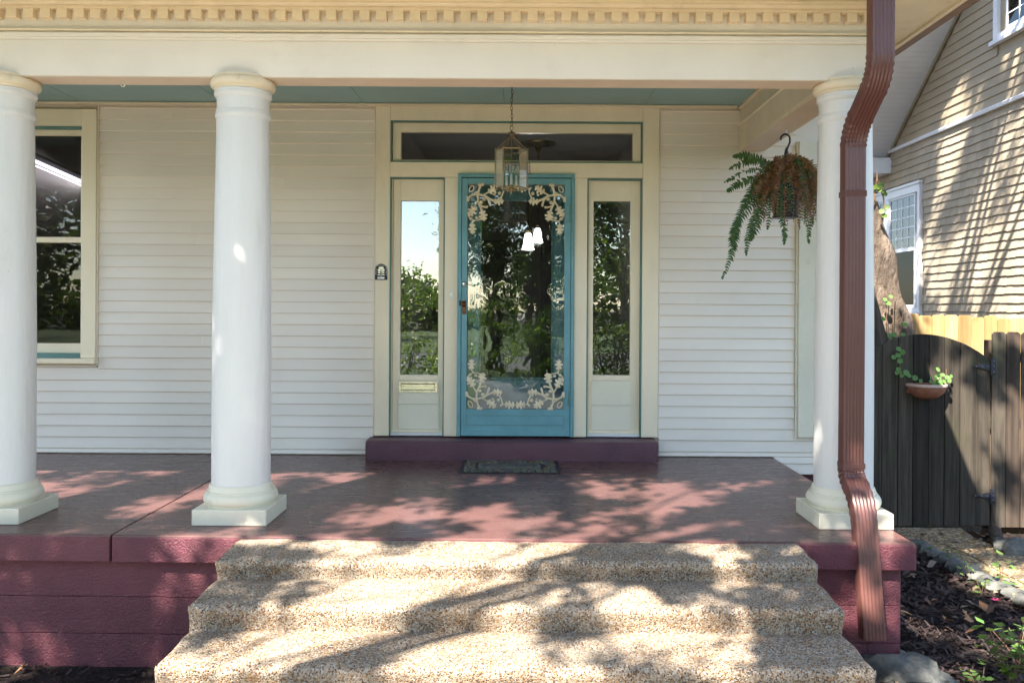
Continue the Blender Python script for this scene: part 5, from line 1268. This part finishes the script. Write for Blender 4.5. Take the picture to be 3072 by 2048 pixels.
CL = np.repeat(np.array(CL), 24, 0); CL = CL + g9.normal(size=CL.shape) * np.array([.065, .065, .06])
quads_np('crown', leaves_np(CL, .122, 43, .75), 'leaf_tree', ft)

# ------------------------------------------------------------------ the garden and street behind the photographer, mirrored in the glass
def big_tree(x, y, r, h0, h1, rad, n, label, seed, mat='leaf_tree', size=.22, bark='bark_dark', th=-.02, cx=0.0):
    t_ = thing('street_tree', (x, y, GZ), label, 'tree', 'trees along the street')
    MB().tube([(x, y, GZ), (x + .05, y, GZ + .4), (x + .1, y, h0), (x + .15, y, (h0 + h1) / 2)], [r * 1.4, r, r * .85, r * .4], 14, True, .25).build('trunk', bark, t_, smooth=80)
    b = MB(); q = random.Random(seed)
    for k in range(8): a = q.uniform(0, 6.28); limb(b, (x + .1, y, h0 * q.uniform(.75, 1.2)), (x + rad * .7 * math.cos(a), y + rad * .7 * math.sin(a), q.uniform(h0 + .8, h1)), r * .3, .03, 7, (0, 0, .4))
    b.build('branches', bark, t_, smooth=80)
    x += cx
    crown('crown', t_, ((x - rad, x + rad), (y - rad, y + rad), (h0 - .6, h1)), n, 16, .42, size, seed, ell((x, y, (h0 + h1) / 2 - .2), (rad, rad, (h1 - h0) / 2 + .6), .5, th, seed), mat)
big_tree(.45, -11.8, .40, 2.9, 10, 4.1, 1000, 'thick-trunked street tree straight across the garden from the door', 101, cx=1.3)
big_tree(7.5, -9.5, .28, 2.2, 10, 4.2, 640, 'dense street tree to the right of the front walk', 102)
big_tree(-19, -34, .35, 2.0, 9, 6.0, 420, 'round tree across the road, left of the front walk', 103, 'leaf_light', .32)
big_tree(-10, -40, .35, .9, 3.9, 4.5, 300, 'low spreading tree across the road facing the front walk', 104, 'leaf_light', .32)
big_tree(6, -38, .35, 2.0, 12, 6.5, 420, 'tall tree across the road, right of the front walk', 105, 'leaf_tree', .32)
big_tree(20, -30, .35, 2.0, 13, 7.0, 420, 'broad tree across the road, far right', 106, 'leaf_tree', .32)
big_tree(-36, -38, .35, 2.0, 11, 7.0, 420, 'broad tree across the road, far left', 107, 'leaf_tree', .32)
def shrub(x, y, h, rad, n, label, seed, mat='leaf_light'):
    t_ = thing('shrub', (x, y, GZ), label, 'shrub', 'shrubs along the lawn')
    s_ = MB(); q = random.Random(seed)
    for k in range(7): a = q.uniform(0, 6.28); s_.tube([(x, y, GZ), (x + rad * .5 * math.cos(a), y + rad * .5 * math.sin(a), GZ + h * .8)], [.02, .008], 5)
    s_.build('stems', 'bark_dark', t_)
    crown('foliage', t_, ((x - rad, x + rad), (y - rad, y + rad), (GZ, GZ + h)), n, 12, .12, .09, seed, ell((x, y, GZ + h * .5), (rad, rad, h * .55), 1.6, -.1, seed), mat)
shrub(-2.6, -3.0, 1.5, .8, 130, 'bushy shrub at the left edge of the front walk', 201); shrub(-1.7, -5.2, 1.2, .6, 90, 'narrow bright shrub beside the front walk', 202)
shrub(1.9, -3.6, 1.7, .9, 150, 'tall shrub at the right edge of the front walk', 203, 'leaf_tree'); shrub(3.3, -2.2, 1.4, .8, 130, 'rounded shrub near the right side of the walk', 204); shrub(-4.5, -4.0, 1.2, .8, 110, 'dark shrub on the left lawn', 205, 'leaf_tree')

big_tree(-13.5, -5.5, .3, 1.2, 9, 4.0, 620, 'dense low-branched tree beside the left lawn', 108, 'leaf_tree', .24)
big_tree(-18, -12, .3, 1.0, 10, 5.0, 520, 'dense low-branched tree beyond the left lawn', 109, 'leaf_tree', .28)
shrub(.6, -7.0, 2.0, 1.1, 170, 'loose bright shrub in the middle of the verge', 206); shrub(2.6, -6.5, 2.4, 1.2, 200, 'tall dark shrub on the right lawn', 207, 'leaf_tree'); shrub(-.9, -9.8, 2.2, .9, 130, 'upright bright shrub beside the sidewalk', 208); shrub(4.6, -4.4, 2.2, 1.2, 200, 'broad dark shrub at the right lawn edge', 209, 'leaf_tree')
g7 = np.random.default_rng(77); n7 = 26000; wx_ = g7.uniform(-90, 90, n7); hh = 5.0 + 2.5 * np.sin(wx_ * .21) + 1.6 * np.sin(wx_ * .63 + 1)
WP = np.stack([wx_, -58 + g7.normal(0, 2.2, n7), GZ + g7.uniform(0, 1, n7) ** .8 * hh], 1)
tag(quads_np('far_trees', leaves_np(WP, .75, 78, .8), 'leaf_tree'), 'distant belt of trees far across the road', 'trees', kind='stuff')

big_tree(-1.0, -13.0, .16, 1.3, 8.0, 1.35, 330, 'slim leafy tree added near the sidewalk to darken the door reflection', 110, 'leaf_tree', .20, th=-.12)  # extra tree put in to hide bright sky mirrored in the door
